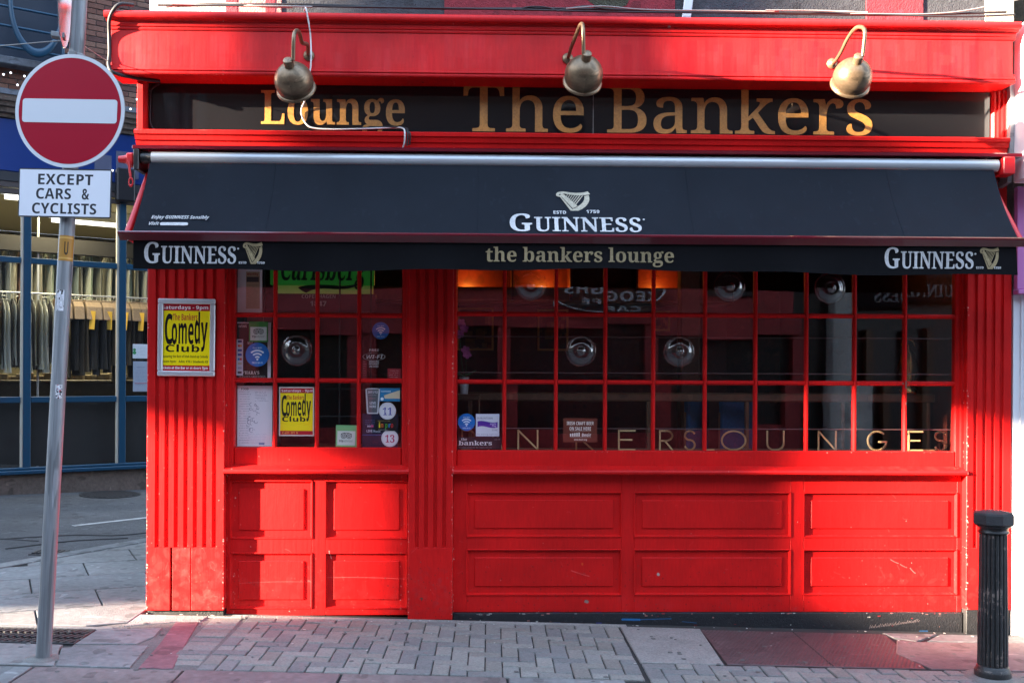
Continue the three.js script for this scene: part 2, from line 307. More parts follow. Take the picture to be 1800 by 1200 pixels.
// the row of slabs nearest the street
{
  let x = -6; const ends = [-4.4, -3.3, -2.69, -1.86, -0.98, -0.05, 0.62, 1.5, 2.3, 3.2, 4.2, 5.4, 7, 9, 12];
  ends.forEach((e, k) => { const s = 0.03 * (k % 2); slab([[x + 0.008, 1.31 + (x > 0.5 ? 0.22 : 0)], [e - 0.008, 1.31 + (x > 0.5 ? 0.22 : 0)], [e - 0.008 + s, 2.2], [x + 0.008, 2.2]].reverse(), k === 3 || k === 4 || k === 5 ? pinkTints[1 + (k & 1)] : slabTints[k % 4]); x = e + (k % 2 ? 0 : 0); });
}
// pavers: herringbone in front of the two windows, a border of headers beside the pink slab
const paverGeo = [0, 1, 2, 3].map((k) => { const g = bx(-0.0978, 0.0978, -0.06, 0, -0.0478, 0.0478, 0.005); const uv = g.attributes.uv; for (let i = 0; i < uv.count; i++) uv.setXY(i, uv.getX(i) + k * 0.37, uv.getY(i) + k * 0.21); return g; });
const paverHalf = bx(-0.0478, 0.0478, -0.06, 0, -0.0478, 0.0478, 0.005);
function paver(x, z, turn, half) {
  const m = mesh('paver', half ? paverHalf : paverGeo[Math.floor(rnd() * 4)], paverTints[Math.floor(rnd() * 6)], pavement);
  m.position.set(x, rr(-0.0045, 0.0015), z); m.rotation.y = turn + rr(-0.018, 0.018); m.rotation.z = rr(-0.006, 0.006); m.rotation.x = rr(-0.006, 0.006);
  return m;
}
{
  const U = 0.1015;
  const field = (ox, oz, nx, nz) => {                                      // cells of one paver width
    const taken = new Set(), key = (i, j) => i + ',' + j, free = (i, j) => i >= 0 && j >= 0 && i < nx && j < nz;
    for (let p = -60; p < 60; p++) for (let q = -60; q < 60; q++) {
      const i = p + 4 * q, j = p;
      for (const c of [[[i, j], [i + 1, j], 0], [[i + 2, j - 1], [i + 2, j], Math.PI / 2]]) {
        const A = free(...c[0]), B = free(...c[1]);
        if (A && B) paver(ox + (c[0][0] + c[1][0] + 1) / 2 * U, oz + (c[0][1] + c[1][1] + 1) / 2 * U, c[2]);
        else if (A || B) { const s = A ? c[0] : c[1]; paver(ox + (s[0] + 0.5) * U, oz + (s[1] + 0.5) * U, 0, true); }
      }
    }
  };
  field(-1.80, 0.07, 25, 12);
  field(0.76, 0.955, 26, 5);
  for (let k = 0; k < 11; k++) paver(-1.925 + k * 0.0022, 0.14 + k * U, 0);
  slab([[-2.06, 0.06], [-1.81, 0.06], [-1.81, 0.085], [-2.07, 0.085]].reverse(), concrete);
  mesh('joint_mortar', sheet([[-2.72, 0.42], [-2.3, 0.1], [-1.78, 0.1], [-1.78, 1.305], [-2.6, 1.305]].reverse(), -0.03, -0.0065), std(lin(0.2, 0.19, 0.18), 0.95, { map: grain, bumpMap: grit, bumpScale: 0.006 }), pavement);
}
slab([[0.75, 0.06], [1.30, 0.07], [1.265, 0.94], [0.76, 0.93]].reverse(), concrete, -0.001);
slab([[2.60, 0.24], [2.72, 0.30], [3.55, 0.26], [3.55, 0.94], [2.53, 0.94], [2.45, 0.6]].reverse(), pinkTints[1]);
slab([[2.57, 0.07], [2.95, 0.07], [2.83, 0.17], [2.72, 0.27], [2.60, 0.20]].reverse(), slabTints[3]);
slab([[2.97, 0.07], [3.55, 0.07], [3.55, 0.24], [2.80, 0.26]].reverse(), slabTints[0]);
slab([[3.56, 0.0], [12, 0.0], [12, 1.52], [3.56, 1.52]].reverse(), slabTints[1]);
slab([[-1.92, 0.0], [0.8, 0.0], [0.8, 0.062], [-1.92, 0.062]].reverse(), concrete, -0.003);
// kerb stones towards the side street
{
  const line = [[-6.0, 2.4], [-4.38, -1.3], [-3.64, -2.77], [-2.5, -5.2]];
  for (let s = 0; s < 3; s++) {
    const A = line[s], B = line[s + 1], L = Math.hypot(B[0] - A[0], B[1] - A[1]), n = Math.round(L / 0.8), dx = (B[0] - A[0]) / L, dz = (B[1] - A[1]) / L;
    for (let k = 0; k < n; k++) {
      const a = k * L / n + 0.004, e = (k + 1) * L / n - 0.004, nx = -dz, nz = dx, w = 0.16;
      const q = [[A[0] + dx * a, A[1] + dz * a], [A[0] + dx * e, A[1] + dz * e], [A[0] + dx * e + nx * w, A[1] + dz * e + nz * w], [A[0] + dx * a + nx * w, A[1] + dz * a + nz * w]];
      mesh('kerb_stone', sheet(q, -0.05, 0.002, 0.006), slabTints[(k + s) % 4], pavement);
    }
  }
}
// ironwork let into the ground
{
  const g = tag(seat(mesh('utility_cover', sheet([[1.30, 0.10], [2.575, 0.10], [2.50, 0.93], [1.285, 0.93]].reverse(), -0.03, -0.002, 0.004), std(lin(0.17, 0.11, 0.112), 0.6, { metalness: 0.25, map: blotch, bumpMap: grit, bumpScale: 0.002 }))), 'ribbed metal utility cover tinted with reflected red, in the paving beside the bollard', 'utility cover');  // red reflected from the shopfront is put into the base colour
  const t = [], lug = new THREE.ConeGeometry(0.011, 0.006, 4);
  for (let j = 0; j < 30; j++) for (let i = 0; i < 46; i++) { const x = 1.325 + i * 0.0268 + (j & 1) * 0.0134, z = 0.125 + j * 0.0268; if (x < 2.555 - (z - 0.1) * 0.09) t.push(lug.clone().translate(x, 0.0, z)); }
  const lugs = mesh('tread_pattern', merge(t), g.material, g); lugs.userData.kind = 'stuff';
  mesh('centre_joint', bx(1.93, 1.938, -0.004, 0.0005, 0.11, 0.92, 0.0005), jointMat, g);
}
{
  const g = tag(seat(mesh('drain_grating', sheet([[-3.345, 0.475], [-2.665, 0.495], [-2.665, 0.825], [-3.345, 0.825]].reverse(), -0.05, -0.012), ironDark)), 'dark iron grating of diagonal bars beside the sign post', 'grating');
  for (let k = 0; k < 15; k++) for (let r = 0; r < 3; r++) { const m = mesh('slat', bx(-0.013, 0.013, -0.012, 0.001, -0.045, 0.045, 0.003), ironDark, g); m.position.set(-3.31 + k * 0.044, 0, 0.545 + r * 0.108); m.rotation.y = -0.5; }
  mesh('frame', [bx(-3.345, -2.665, -0.02, 0.0, 0.478, 0.492), bx(-3.345, -2.665, -0.02, 0.0, 0.808, 0.822), bx(-2.68, -2.666, -0.02, 0.0, 0.493, 0.807)], ironDark, g);
}
{
  const g = tag(seat(mesh('gully_grating', bx(-4.3, -3.62, -0.05, -0.026, -2.36, -2.14), ironDark)), 'long dark gully grating in the side street beside the kerb', 'grating');
  for (let k = 0; k < 16; k++) mesh('slat', bx(-4.28 + k * 0.041, -4.255 + k * 0.041, -0.03, -0.014, -2.34, -2.16), ironDark, g);
  g.rotation.y = 0; g.position.x += 0.02;
}
{
  const g = tag(seat(mesh('manhole_cover', new THREE.CylinderGeometry(0.38, 0.38, 0.03, 40).translate(-5.17, -0.038, -6.5), ironDark)), 'round dark manhole cover in the side street before the blue shop', 'manhole cover');
  const t = []; for (let i = -6; i <= 6; i++) for (let j = -6; j <= 6; j++) if (i * i + j * j < 38) t.push(bx(-0.021, 0.021, 0, 0.007, -0.021, 0.021, 0.003).translate(-5.17 + i * 0.055, -0.024, -6.5 + j * 0.055));
  mesh('tread_pattern', merge(t), ironDark, g).userData.kind = 'stuff';
}
const lineMark = seat(mesh('road_marking', sheet([[-4.60, -3.86], [-3.2, -5.75], [-3.13, -5.70], [-4.54, -3.80]].reverse(), -0.034, -0.030), std(lin(0.62, 0.62, 0.6), 0.8, { map: blotch })));
lineMark.userData.kind = 'structure';
// cracked tar seams across the side street
{
  const m = seat(mesh('tar_seam', merge([[[-4.9, -2.9], [-4.3, -3.25], [-3.9, -3.3], [-3.5, -3.75]], [[-5.6, -2.6], [-4.9, -2.9], [-4.5, -2.85]], [[-4.6, -2.4], [-4.2, -2.9], [-3.75, -3.15]]].map((p) => tube(p.map(([x, z]) => [x, -0.0355, z]), 0.012, 40, 5))), std(lin(0.02, 0.02, 0.022), 0.7)));
  m.userData.kind = 'structure';
}

// ================================================================ THE PUB
const pub = thing('pub_building', 'bright red pub front with small-paned windows and a black lettered signboard', 'pub');
// body: upper wall, side walls, back, floor, ceiling of the bar room
mesh('wall', [bx(-2.50, 3.50, 3.98, 9, -0.35, 0.0), bx(-2.50, -2.30, -0.2, 9, -5, -0.36), bx(3.30, 3.50, -0.3, 9, -5, -0.36), bx(-2.30, 3.30, -0.2, 9, -5.2, -4.8)], M.stuccoGrey, pub);
mesh('ceiling', bx(-2.30, 3.30, 2.86, 3.0, -4.8, -0.12), std(lin(0.12, 0.05, 0.025), 0.5), pub);
mesh('floor', bx(-2.30, 3.30, -0.25, -0.12, -4.8, -0.12), M.darkWall, pub);
mesh('inner_wall', [bx(-2.29, 3.29, -0.12, 2.86, -4.79, -4.7), bx(-2.29, -2.22, -0.12, 2.86, -4.69, -0.14), bx(3.22, 3.29, -0.12, 2.86, -4.69, -0.14)], M.panelWood, pub);
// painted patches on the upper wall
for (const [x0, x1, m, y0] of [[-2.50, -1.94, M.stuccoWhite, 4.0], [-1.94, -1.60, M.stuccoPink, 4.0], [-0.48, 1.12, M.stuccoRed, 4.0], [2.46, 2.86, M.stuccoRed, 4.0], [3.30, 3.50, M.stuccoCream, 4.0]]) mesh('painted_patch', bx(x0, x1, y0, 5.4, -0.02, 0.012, 0.002), m, pub);
mesh('painted_patch', [bx(-1.98, -1.90, 4.1, 4.7, -0.01, 0.016), bx(-1.71, -1.64, 4.14, 4.6, -0.01, 0.016)], M.stuccoRed, pub);
mesh('bare_render', alongZ([[0.44, 4.3], [0.62, 4.18], [0.78, 4.22], [0.82, 4.3]], 0.011, 0.0145), std(lin(0.10, 0.10, 0.06), 0.95, { map: blotch, bumpMap: grit, bumpScale: 0.02 }), pub);
// fascia: cornice roll, fillets, board, lower moulding, soffit
{
  const f = sub('fascia', pub);
  const arc = (cz, cy, r, a0, a1, n = 8) => Array.from({ length: n + 1 }, (_, i) => { const a = a0 + (a1 - a0) * i / n; return [cz + r * Math.cos(a), cy + r * Math.sin(a)]; });
  mesh('cornice', alongX([[0.0, 3.985], [0.262, 3.985], [0.272, 3.995], ...arc(0.285, 4.018, 0.027, -1.2, 1.45), [0.27, 4.05], [0.0, 4.06]], -2.70, 3.40), M.red, f);
  mesh('fillet', alongX([[0.0, 3.935], [0.246, 3.935], [0.25, 3.945], [0.25, 3.952], [0.258, 3.956], [0.262, 3.972], [0.262, 3.984], [0.0, 3.984]], -2.685, 3.385), M.red, f);
  mesh('fascia_board', bx(-2.675, 3.372, 3.70, 3.934, 0.0, 0.24, 0.002), M.red, f);
  mesh('lower_moulding', alongX([[0.0, 3.645], [0.228, 3.645], ...arc(0.236, 3.655, 0.016, -1.9, 0.6), [0.258, 3.668], [0.258, 3.676], [0.248, 3.68], [0.248, 3.699], [0.0, 3.699]], -2.685, 3.385), M.red, f);
}
// signboard
{
  const s = sub('signboard', pub);
  mesh('board', bx(-2.50, 3.33, 3.30, 3.644, -0.10, 0.02), M.signBlack, s);
  mesh('frame', bx(-2.545, -2.505, 3.30, 3.644, -0.1, 0.12), M.red, s);
  mesh('frame', alongY([[3.335, -0.1], [3.425, -0.1], [3.425, 0.10], [3.405, 0.10], [3.402, 0.085], [3.39, 0.085], [3.386, 0.06], [3.37, 0.06], [3.366, 0.04], [3.35, 0.04], [3.335, 0.025]], 3.30, 3.644), M.red, s);
  mesh('edge_strip', tube([[-2.42, 3.64, 0.03], [-2.478, 3.60, 0.03], [-2.485, 3.5, 0.03], [-2.482, 3.36, 0.03], [-2.45, 3.322, 0.03], [-2.3, 3.312, 0.03], [-1.5, 3.309, 0.028]], 0.006, 60, 6), M.cableBlack, s);
  const a = letters('Lounge', fSerifB, 0.985, 0.232); a.translate(-1.733, 3.373, 0.021); mesh('lettering', a, M.gold, s).userData.label = 'gold serif word Lounge';
  const c = letters('The Bankers', fSerif, 2.84, 0.325, { depth: 0.003 });
  // the painted letters are a little bolder than the plain cut of the type
  const g2 = c.clone().translate(0.005, 0, 0), g3 = c.clone().translate(0.0025, 0.0025, 0);
  g2.scale(1, 1, 0.9); g3.scale(1, 1, 0.95);
  mesh('lettering', [c.translate(-0.345, 3.337, 0.021), g2.translate(-0.345, 3.337, 0.021), g3.translate(-0.345, 3.337, 0.021)], M.gold, s).userData.label = 'large gold serif words The Bankers';
  mesh('board_joint', bx(0.551, 0.554, 3.31, 3.64, 0.018, 0.0205, 0.0002), M.cableGrey, s);
}
// moulded ledge below the signboard
mesh('ledge', alongX([[-0.1, 3.165], [0.10, 3.165], [0.108, 3.178], [0.112, 3.195], [0.122, 3.2], [0.128, 3.228], [0.14, 3.232], [0.15, 3.262], [0.162, 3.268], [0.165, 3.29], [0.15, 3.299], [-0.1, 3.299]], -2.55, 3.40), M.red, pub);
mesh('head_board', bx(-2.51, 3.47, 2.62, 3.164, -0.12, -0.012), M.red, pub);
// pilasters with flutes
function pilaster(x0, x1, flutes, yb, yt, split, foot) {
  const p = sub('pilaster', pub), w = 0.014, d = 0.017, prof = [[x0, -0.12], [x1, -0.12], [x1, -0.004], [x1 - 0.004, 0]];
  for (const f of [...flutes].reverse()) prof.push([f + w, 0], [f + w - 0.003, -d * 0.75], [f + 0.004, -d], [f - 0.004, -d], [f - w + 0.003, -d * 0.75], [f - w, 0]);
  prof.push([x0 + 0.004, 0], [x0, -0.004]);
  mesh('fluted_shaft', alongY(prof, split, yt), M.red, p);
  for (const [a, c] of foot) mesh('foot_board', bx(a, c, yb, split, -0.12, 0.0, 0.003), M.red, p);
  return p;
}
pilaster(-2.51, -1.98, [-2.44, -2.375, -2.31, -2.245, -2.18, -2.115, -2.05], 0.03, 2.62, 0.464, [[-2.51, -2.348], [-2.332, -2.208], [-2.203, -1.98]]);
pilaster(-0.715, -0.408, [-0.655, -0.592, -0.529, -0.466], -0.035, 2.62, 0.464, [[-0.715, -0.408]]);
pilaster(3.185, 3.50, [3.245, 3.308, 3.37, 3.43], 0.03, 2.62, 0.464, [[3.185, 3.50]]);
mesh('plinth', bx(3.19, 3.49, -0.25, 0.029, -0.12, -0.004, 0.004), M.blackPlinth, pub);
mesh('plinth', bx(-2.505, -1.985, -0.05, 0.028, -0.12, -0.02), M.blackPlinth, pub);
// panelled stall riser below a window
function riser(x0, x1, cols, rows, yb, yt) {
  const r = sub('stall_riser', pub), zf = -0.07;
  mesh('backing', bx(x0, x1, yb, yt, -0.14, -0.086, 0.001), M.red, r);
  const st = [];
  const xs = [x0, ...cols.flat(), x1], ys = [yb, ...rows.flat(), yt];
  for (let i = 0; i < xs.length; i += 2) st.push(bx(xs[i], xs[i + 1], yb, yt, -0.1, zf, 0.003));
  for (const [a, c] of cols) for (let j = 0; j < ys.length; j += 2) st.push(bx(a, c, ys[j], ys[j + 1], -0.1, zf - 0.0005, 0.003));
  mesh('framing', st, M.red, r);
  for (const [a, c] of cols) for (const [e, f] of rows) {
    const b = 0.012, o = zf + 0.006;
    mesh('panel_moulding', [alongX([[-0.1, e], [o - 0.004, e - 0.006], [o, e - 0.003], [o, e + 0.002], [-0.088, e + b], [-0.1, e + b]], a, c), alongX([[-0.1, f], [-0.1, f - b], [-0.088, f - b], [o, f - 0.002], [o, f + 0.003], [o - 0.004, f + 0.006]], a, c), alongY([[a, -0.1], [a + b, -0.1], [a + b, -0.088], [a + 0.002, o + 0.0007], [a - 0.004, o + 0.0007]], e, f), alongY([[c, -0.1], [c + 0.004, o + 0.0007], [c - 0.002, o + 0.0007], [c - b, -0.088], [c - b, -0.1]], e, f)], M.red, r);
    const k = 0.055; mesh('raised_panel', bx(a + k, c - k, e + k, f - k, -0.1, -0.077, 0.005), M.red, r);
  }
}
riser(-1.98, -0.715, [[-1.955, -1.39], [-1.295, -0.725]], [[0.03, 0.412], [0.515, 0.914]], -0.02, 0.968);
riser(-0.408, 3.185, [[-0.312, 0.772], [0.863, 1.966], [2.06, 3.15]], [[0.122, 0.437], [0.529, 0.838]], 0.0, 0.968);
{ // scuffed black kick board with old smears of blue, red and pale paint
  const t = canvas(2048, 160, (c, w, h) => {
    const X = (x) => (x + 0.41) / 3.6 * w, Y = (y) => -y / 0.25 * h;
    c.fillStyle = 'rgb(40,40,43)'; c.fillRect(0, 0, w, h);
    for (let k = 0; k < 2400; k++) { c.globalAlpha = rr(0.1, 0.5); c.fillStyle = rnd() < 0.6 ? 'rgb(22,22,25)' : 'rgb(84,84,84)'; c.fillRect(rr(0, w), rr(0, h), rr(1, 9), rr(1, 4)); }
    const smear = (x0, y0, x1, y1, lw, col, a) => { c.globalAlpha = a; c.strokeStyle = col; c.lineWidth = lw; c.lineCap = 'round'; c.beginPath(); c.moveTo(X(x0), Y(y0)); c.lineTo(X(x1), Y(y1)); c.stroke(); };
    smear(0.78, -0.045, 0.9, -0.047, 9, 'rgb(40,110,170)', 0.9); smear(0.9, -0.046, 1.12, -0.04, 5, 'rgb(40,110,170)', 0.6); smear(1.2, -0.06, 1.3, -0.07, 4, 'rgb(40,110,170)', 0.5); smear(0.3, -0.07, 0.34, -0.07, 7, 'rgb(30,60,120)', 0.7); smear(0.6, -0.07, 0.63, -0.07, 7, 'rgb(60,60,130)', 0.7); smear(2.88, -0.13, 2.93, -0.13, 8, 'rgb(50,100,150)', 0.7);
    for (let k = 0; k < 30; k++) smear(2.52 + k * 0.012, -0.11 + k * 0.0016, 2.53 + k * 0.012, -0.10 + k * 0.0016 + rr(0, 0.015), 2, 'rgb(200,170,165)', 0.6);
    for (let k = 0; k < 60; k++) { c.globalAlpha = rr(0.4, 0.9); c.fillStyle = ['rgb(190,120,110)', 'rgb(200,196,186)', 'rgb(150,40,44)'][k % 3]; c.fillRect(X(rr(-0.3, 3.15)), Math.pow(rnd(), 3) * h * 0.6, rr(2, 14), rr(2, 7)); }
    c.globalAlpha = 1;
  });
  t.repeat.set(1 / 3.6, 1 / 0.25); t.offset.set(0.41 / 3.6, 1); t.wrapS = t.wrapT = THREE.RepeatWrapping;
  mesh('kick_board', bx(-0.405, 3.183, -0.25, -0.001, -0.13, -0.045, 0.004), phys(0xffffff, 0.6, { map: t, bumpMap: grit, bumpScale: 0.004, specularIntensity: 0.5 }), pub);
}
// windows: frame, glazing bars, panes
const BULLS = [];
function sashWindow(x0, x1, g0, g1, vs, hs, yb, label) {
  const w = sub('window', pub), zf = -0.07, yt = 2.62; w.userData.label = label;
  mesh('window_frame', [
    alongY([[x0, -0.13], [g0, -0.13], [g0, -0.082], [g0 - 0.006, -0.07], [x0 + 0.022, -0.066], [x0 + 0.018, -0.045], [x0, -0.042]], 1.0, yt),
    alongY([[g1, -0.13], [x1, -0.13], [x1, -0.042], [x1 - 0.018, -0.045], [x1 - 0.022, -0.066], [g1 + 0.006, -0.07], [g1, -0.082]], 1.0, yt),
    bx(g0, g1, 1.0, yb, -0.13, zf, 0.006)], M.red, w);
  mesh('sill', alongX([[-0.13, 0.969], [0.004, 0.969], [0.016, 0.977], [0.018, 0.99], [0.012, 1.0], [-0.064, 1.026], [-0.13, 1.026]], x0 - 0.004, x1 + 0.004), M.red, w);
  const b = 0.0135, bars = (x, y0, y1) => alongY([[x - b, -0.115], [x + b, -0.115], [x + b, -0.092], [x + 0.005, -0.074], [x - 0.005, -0.074], [x - b, -0.092]], y0, y1);
  for (const x of vs) mesh('glazing_bar', bars(x, yb, yt), M.red, w);
  const xs = [g0, ...vs, g1], ys = [yb, ...hs, yt];
  for (const y of hs) for (let i = 0; i + 1 < xs.length; i++) mesh('glazing_bar', alongX([[-0.1155, y - b * 1.2], [-0.093, y - b * 1.2], [-0.0755, y - 0.006], [-0.0755, y + 0.006], [-0.093, y + b * 1.2], [-0.1155, y + b * 1.2]], xs[i] + (i ? b : 0), xs[i + 1] - (i + 2 < xs.length ? b : 0)), M.red, w);
  for (let i = 0; i + 1 < xs.length; i++) for (let j = 0; j + 1 < ys.length; j++) {
    const p = mesh('pane', new THREE.PlaneGeometry(xs[i + 1] - xs[i] - 0.01, ys[j + 1] - ys[j] - 0.01), M.glass, w);
    p.position.set((xs[i] + xs[i + 1]) / 2, (ys[j] + ys[j + 1]) / 2, -0.104); p.rotation.set(rr(-0.007, 0.007), rr(-0.009, 0.009), 0);
  }
  return w;
}
const VS1 = [-1.655, -1.363, -1.071], VS2 = [-0.052, 0.31, 0.657, 0.997, 1.362, 1.72, 2.082, 2.425, 2.785];
const win1 = sashWindow(-1.98, -0.715, -1.93, -0.77, VS1, [1.614, 2.07], 1.148, 'narrow four-column window with posters and stickers');
const win2 = sashWindow(-0.408, 3.185, -0.383, 3.135, VS2, [1.61, 2.085], 1.132, 'wide ten-column window of small panes');
// blown bull's-eye bulges in some panes
const bull = lathe([[0.112, 0], [0.106, 0.010], [0.098, 0.013], [0.09, 0.010], [0.078, 0.020], [0.06, 0.031], [0.045, 0.033], [0.036, 0.029], [0.026, 0.033], [0.016, 0.044], [0.006, 0.05], [0, 0.05]], 40).rotateX(Math.PI / 2);
for (const [w, x, y] of [[win1, -1.505, 1.825], [win2, 0.13, 2.29], [win2, 0.485, 1.83], [win2, 1.18, 1.83], [win2, 1.535, 2.29], [win2, 2.25, 2.28]]) mesh('bulls_eye', bull.clone().translate(x, y, -0.102), M.glassThick, w);

// ---------------------------------------------------------------- signs of the awning
const harpShape = (() => {
  const P = (pts) => shapeOf(pts.map(([x, y]) => [(x - 760) / 960, (640 - y) / 960])), C = [];
  const neck = new THREE.Shape(), q = (x, y) => [(x - 760) / 960, (640 - y) / 960];
  neck.moveTo(...q(400, 490)); neck.quadraticCurveTo(...q(280, 480), ...q(282, 410)); neck.quadraticCurveTo(...q(300, 310), ...q(480, 306)); neck.bezierCurveTo(...q(640, 320), ...q(760, 360), ...q(950, 345)); neck.quadraticCurveTo(...q(1080, 335), ...q(1175, 290)); neck.lineTo(...q(1240, 390)); neck.bezierCurveTo(...q(1100, 450), ...q(800, 440), ...q(600, 392)); neck.lineTo(...q(480, 372)); neck.lineTo(...q(520, 420)); neck.lineTo(...q(430, 470)); neck.closePath();
  const hole = new THREE.Path(); hole.absellipse(...q(392, 415), 0.032, 0.024, 0, 7, true); neck.holes.push(hole);
  C.push(neck, P([[430, 470], [515, 415], [868, 800], [735, 888]].reverse()));
  const bow = new THREE.Shape(); bow.moveTo(...q(395, 492)); bow.lineTo(...q(670, 965)); bow.lineTo(...q(890, 965)); bow.bezierCurveTo(...q(1120, 860), ...q(1260, 640), ...q(1198, 428)); bow.lineTo(...q(1072, 462)); bow.bezierCurveTo(...q(1100, 620), ...q(960, 800), ...q(718, 918)); bow.lineTo(...q(425, 484)); bow.closePath(); C.push(bow);
  for (let k = 0; k < 7; k++) { const tx = 600 + k * 68, ty = 396 + k * 8, bx2 = 572 + k * 40, by = 470 + k * 44, w = 9 + k * 1.6; C.push(P([[tx, ty], [tx + w * 1.6, ty + 2], [bx2 + w, by + w * 1.1], [bx2, by]].reverse())); }
  return C;
})();
const harp = (w, h) => { const g = new THREE.ExtrudeGeometry(harpShape, { depth: 0.0025, bevelEnabled: false, curveSegments: 8 }); g.scale(w, h, 1); return wuv(g); };
function wordmark(w, h) {                              // a large first capital, then smaller ones
  const a = letters('G', fSerifB, w * 0.17, h), b = letters('UINNESS', fSerifB, w * 0.815, h * 0.82); b.translate(w * 0.185, 0, 0);
  const dot = new THREE.CylinderGeometry(h * 0.045, h * 0.045, 0.003, 10).rotateX(Math.PI / 2).translate(w * 1.022, h * 0.72, 0.0015);
  return merge([a, b, wuv(dot)]);
}
// ---------------------------------------------------------------- the awning
{
  const a = thing('awning', 'black drop-arm canvas awning with stout and pub lettering above the windows', 'awning');
  mesh('roller_tube', [rod([-2.40, 3.088, 0.235], [3.27, 3.088, 0.235], 0.043, 28)], M.steel, a);
  mesh('tube_end', rod([-2.47, 3.088, 0.235], [-2.40, 3.088, 0.235], 0.041, 24), M.blackIron, a);
  mesh('cover_strip', [bx(-2.52, 3.42, 3.137, 3.162, -0.01, 0.285, 0.003), bx(-2.52, 3.40, 3.02, 3.136, 0.0, 0.02)], M.burgundy, a);
  mesh('end_plate', bx(3.285, 3.365, 3.02, 3.136, 0.17, 0.30, 0.006), M.redMetal, a);
  mesh('end_plate', bx(-2.51, -2.475, 3.00, 3.136, 0.10, 0.29, 0.004), M.blackIron, a);
  // sloping canvas
  const n = 60, q = 12, top = [3.052, 0.262], bot = [2.545, 0.585], pos = [], idx = [];
  const C = (u, v, off) => { const x = -2.41 + u * 5.645, sag = (-0.02 - 0.006 * Math.sin(u * 8)) * Math.sin(Math.PI * v) + 0.005 * Math.sin(u * 37 + v * 1.5) * Math.sin(v * 2.8) + 0.0025 * Math.sin(u * 83 + v * 4) * v; return [x, top[0] + (bot[0] - top[0]) * v + sag * 0.53 + off * 0.53, top[1] + (bot[1] - top[1]) * v + sag * 0.85 + off * 0.85]; };
  for (const off of [0, -0.002]) for (let j = 0; j <= q; j++) for (let i = 0; i <= n; i++) pos.push(...C(i / n, j / q, off));
  const K = (n + 1) * (q + 1);
  for (let j = 0; j < q; j++) for (let i = 0; i < n; i++) { const s = j * (n + 1) + i, e = s + n + 1; idx.push(s, e, s + 1, s + 1, e, e + 1, K + s, K + s + 1, K + e, K + s + 1, K + e + 1, K + e); }
  for (let j = 0; j < q; j++) for (const i of [0, n]) { const s = j * (n + 1) + i, e = s + n + 1; i ? idx.push(s, e, K + s, K + s, e, K + e) : idx.push(s, K + s, e, e, K + s, K + e); }
  const g = new THREE.BufferGeometry(); g.setAttribute('position', new THREE.BufferAttribute(new Float32Array(pos), 3)); g.setIndex(idx); g.computeVertexNormals();
  mesh('canvas', wuv(g), M.cloth, a);
  // the seams of the canvas widths
  for (const u of [0.147, 0.385, 0.63, 0.87]) mesh('seam', tube([0, 0.25, 0.5, 0.75, 1].map((v) => C(u, v, 0.0)), 0.0018, 24, 5), M.cloth, a);
  mesh('front_bar', alongX([[0.57, 2.548], [0.57, 2.499], [0.592, 2.493], [0.634, 2.531], [0.636, 2.541], [0.628, 2.549]], -2.485, 3.30), M.burgundy, a);
  // valance
  const vp = [], vi = [], vn = 120;
  for (const off of [0, -0.002]) for (let j = 0; j <= 4; j++) for (let i = 0; i <= vn; i++) { const u = i / vn, v = j / 4; vp.push(-2.405 + u * 5.63 + (u > 0.5 ? 0.01 * v : 0), 2.50 - v * (0.178 + 0.011 * Math.sin(u * 9) + 0.006 * Math.sin(u * 31 + 1)), 0.579 + off + v * (0.006 * Math.sin(u * 26) + 0.005 * Math.sin(u * 61))); }
  const VK = (vn + 1) * 5;
  for (let j = 0; j < 4; j++) for (let i = 0; i < vn; i++) { const s = j * (vn + 1) + i, e = s + vn + 1; vi.push(s, e, s + 1, s + 1, e, e + 1, VK + s, VK + s + 1, VK + e, VK + s + 1, VK + e + 1, VK + e); }
  const vg = new THREE.BufferGeometry(); vg.setAttribute('position', new THREE.BufferAttribute(new Float32Array(vp), 3)); vg.setIndex(vi); vg.computeVertexNormals();
  mesh('valance', wuv(vg), M.valance, a);
  // print on the valance, following its folds
  const onValance = (g) => { const p = g.attributes.position; for (let i = 0; i < p.count; i++) { const u = (p.getX(i) + 2.405) / 5.63, v = (2.50 - p.getY(i)) / 0.178; p.setZ(i, p.getZ(i) + 0.580 + v * (0.006 * Math.sin(u * 26) + 0.005 * Math.sin(u * 61))); } g.computeVertexNormals(); return g; };
  for (const [x, w] of [[-2.335, 0.575], [2.37, 0.575]]) {
    mesh('lettering', onValance(wordmark(w, 0.132).translate(x, 2.352, 0)), M.whitePrint, a);
    mesh('harp_emblem', onValance(harp(0.125, 0.20).translate(x + w + 0.105, 2.418, 0)), M.tanPrint, a);
    mesh('small_print', onValance(merge([letters('ESTD', fSansB, 0.047, 0.014).translate(x + w + 0.018, 2.352, 0), letters('1759', fSansB, 0.047, 0.014).translate(x + w + 0.132, 2.352, 0)])), M.whitePrint, a);
  }
  mesh('lettering', onValance(letters('the bankers lounge', fSerifB, 1.20, 0.088).translate(-0.185, 2.378, 0)), M.tanPrint, a);
  // print on the slope
  const S = new THREE.Matrix4(), len = Math.hypot(bot[0] - top[0], bot[1] - top[1]), dv = [(bot[0] - top[0]) / len, (bot[1] - top[1]) / len];
  const onSlope = (g, x, v) => { S.makeBasis(new THREE.Vector3(1, 0, 0), new THREE.Vector3(0, -dv[0], -dv[1]), new THREE.Vector3(0, -dv[1], dv[0]).multiplyScalar(-1)); g.applyMatrix4(S); g.translate(...C((x + 2.41) / 5.645, v, 0.0025)); return g; };
  mesh('lettering', onSlope(wordmark(0.845, 0.145), -0.032, 0.945), M.whitePrint, a);
  mesh('harp_emblem', onSlope(harp(0.225, 0.24), 0.385, 0.50), M.creamPrint, a);
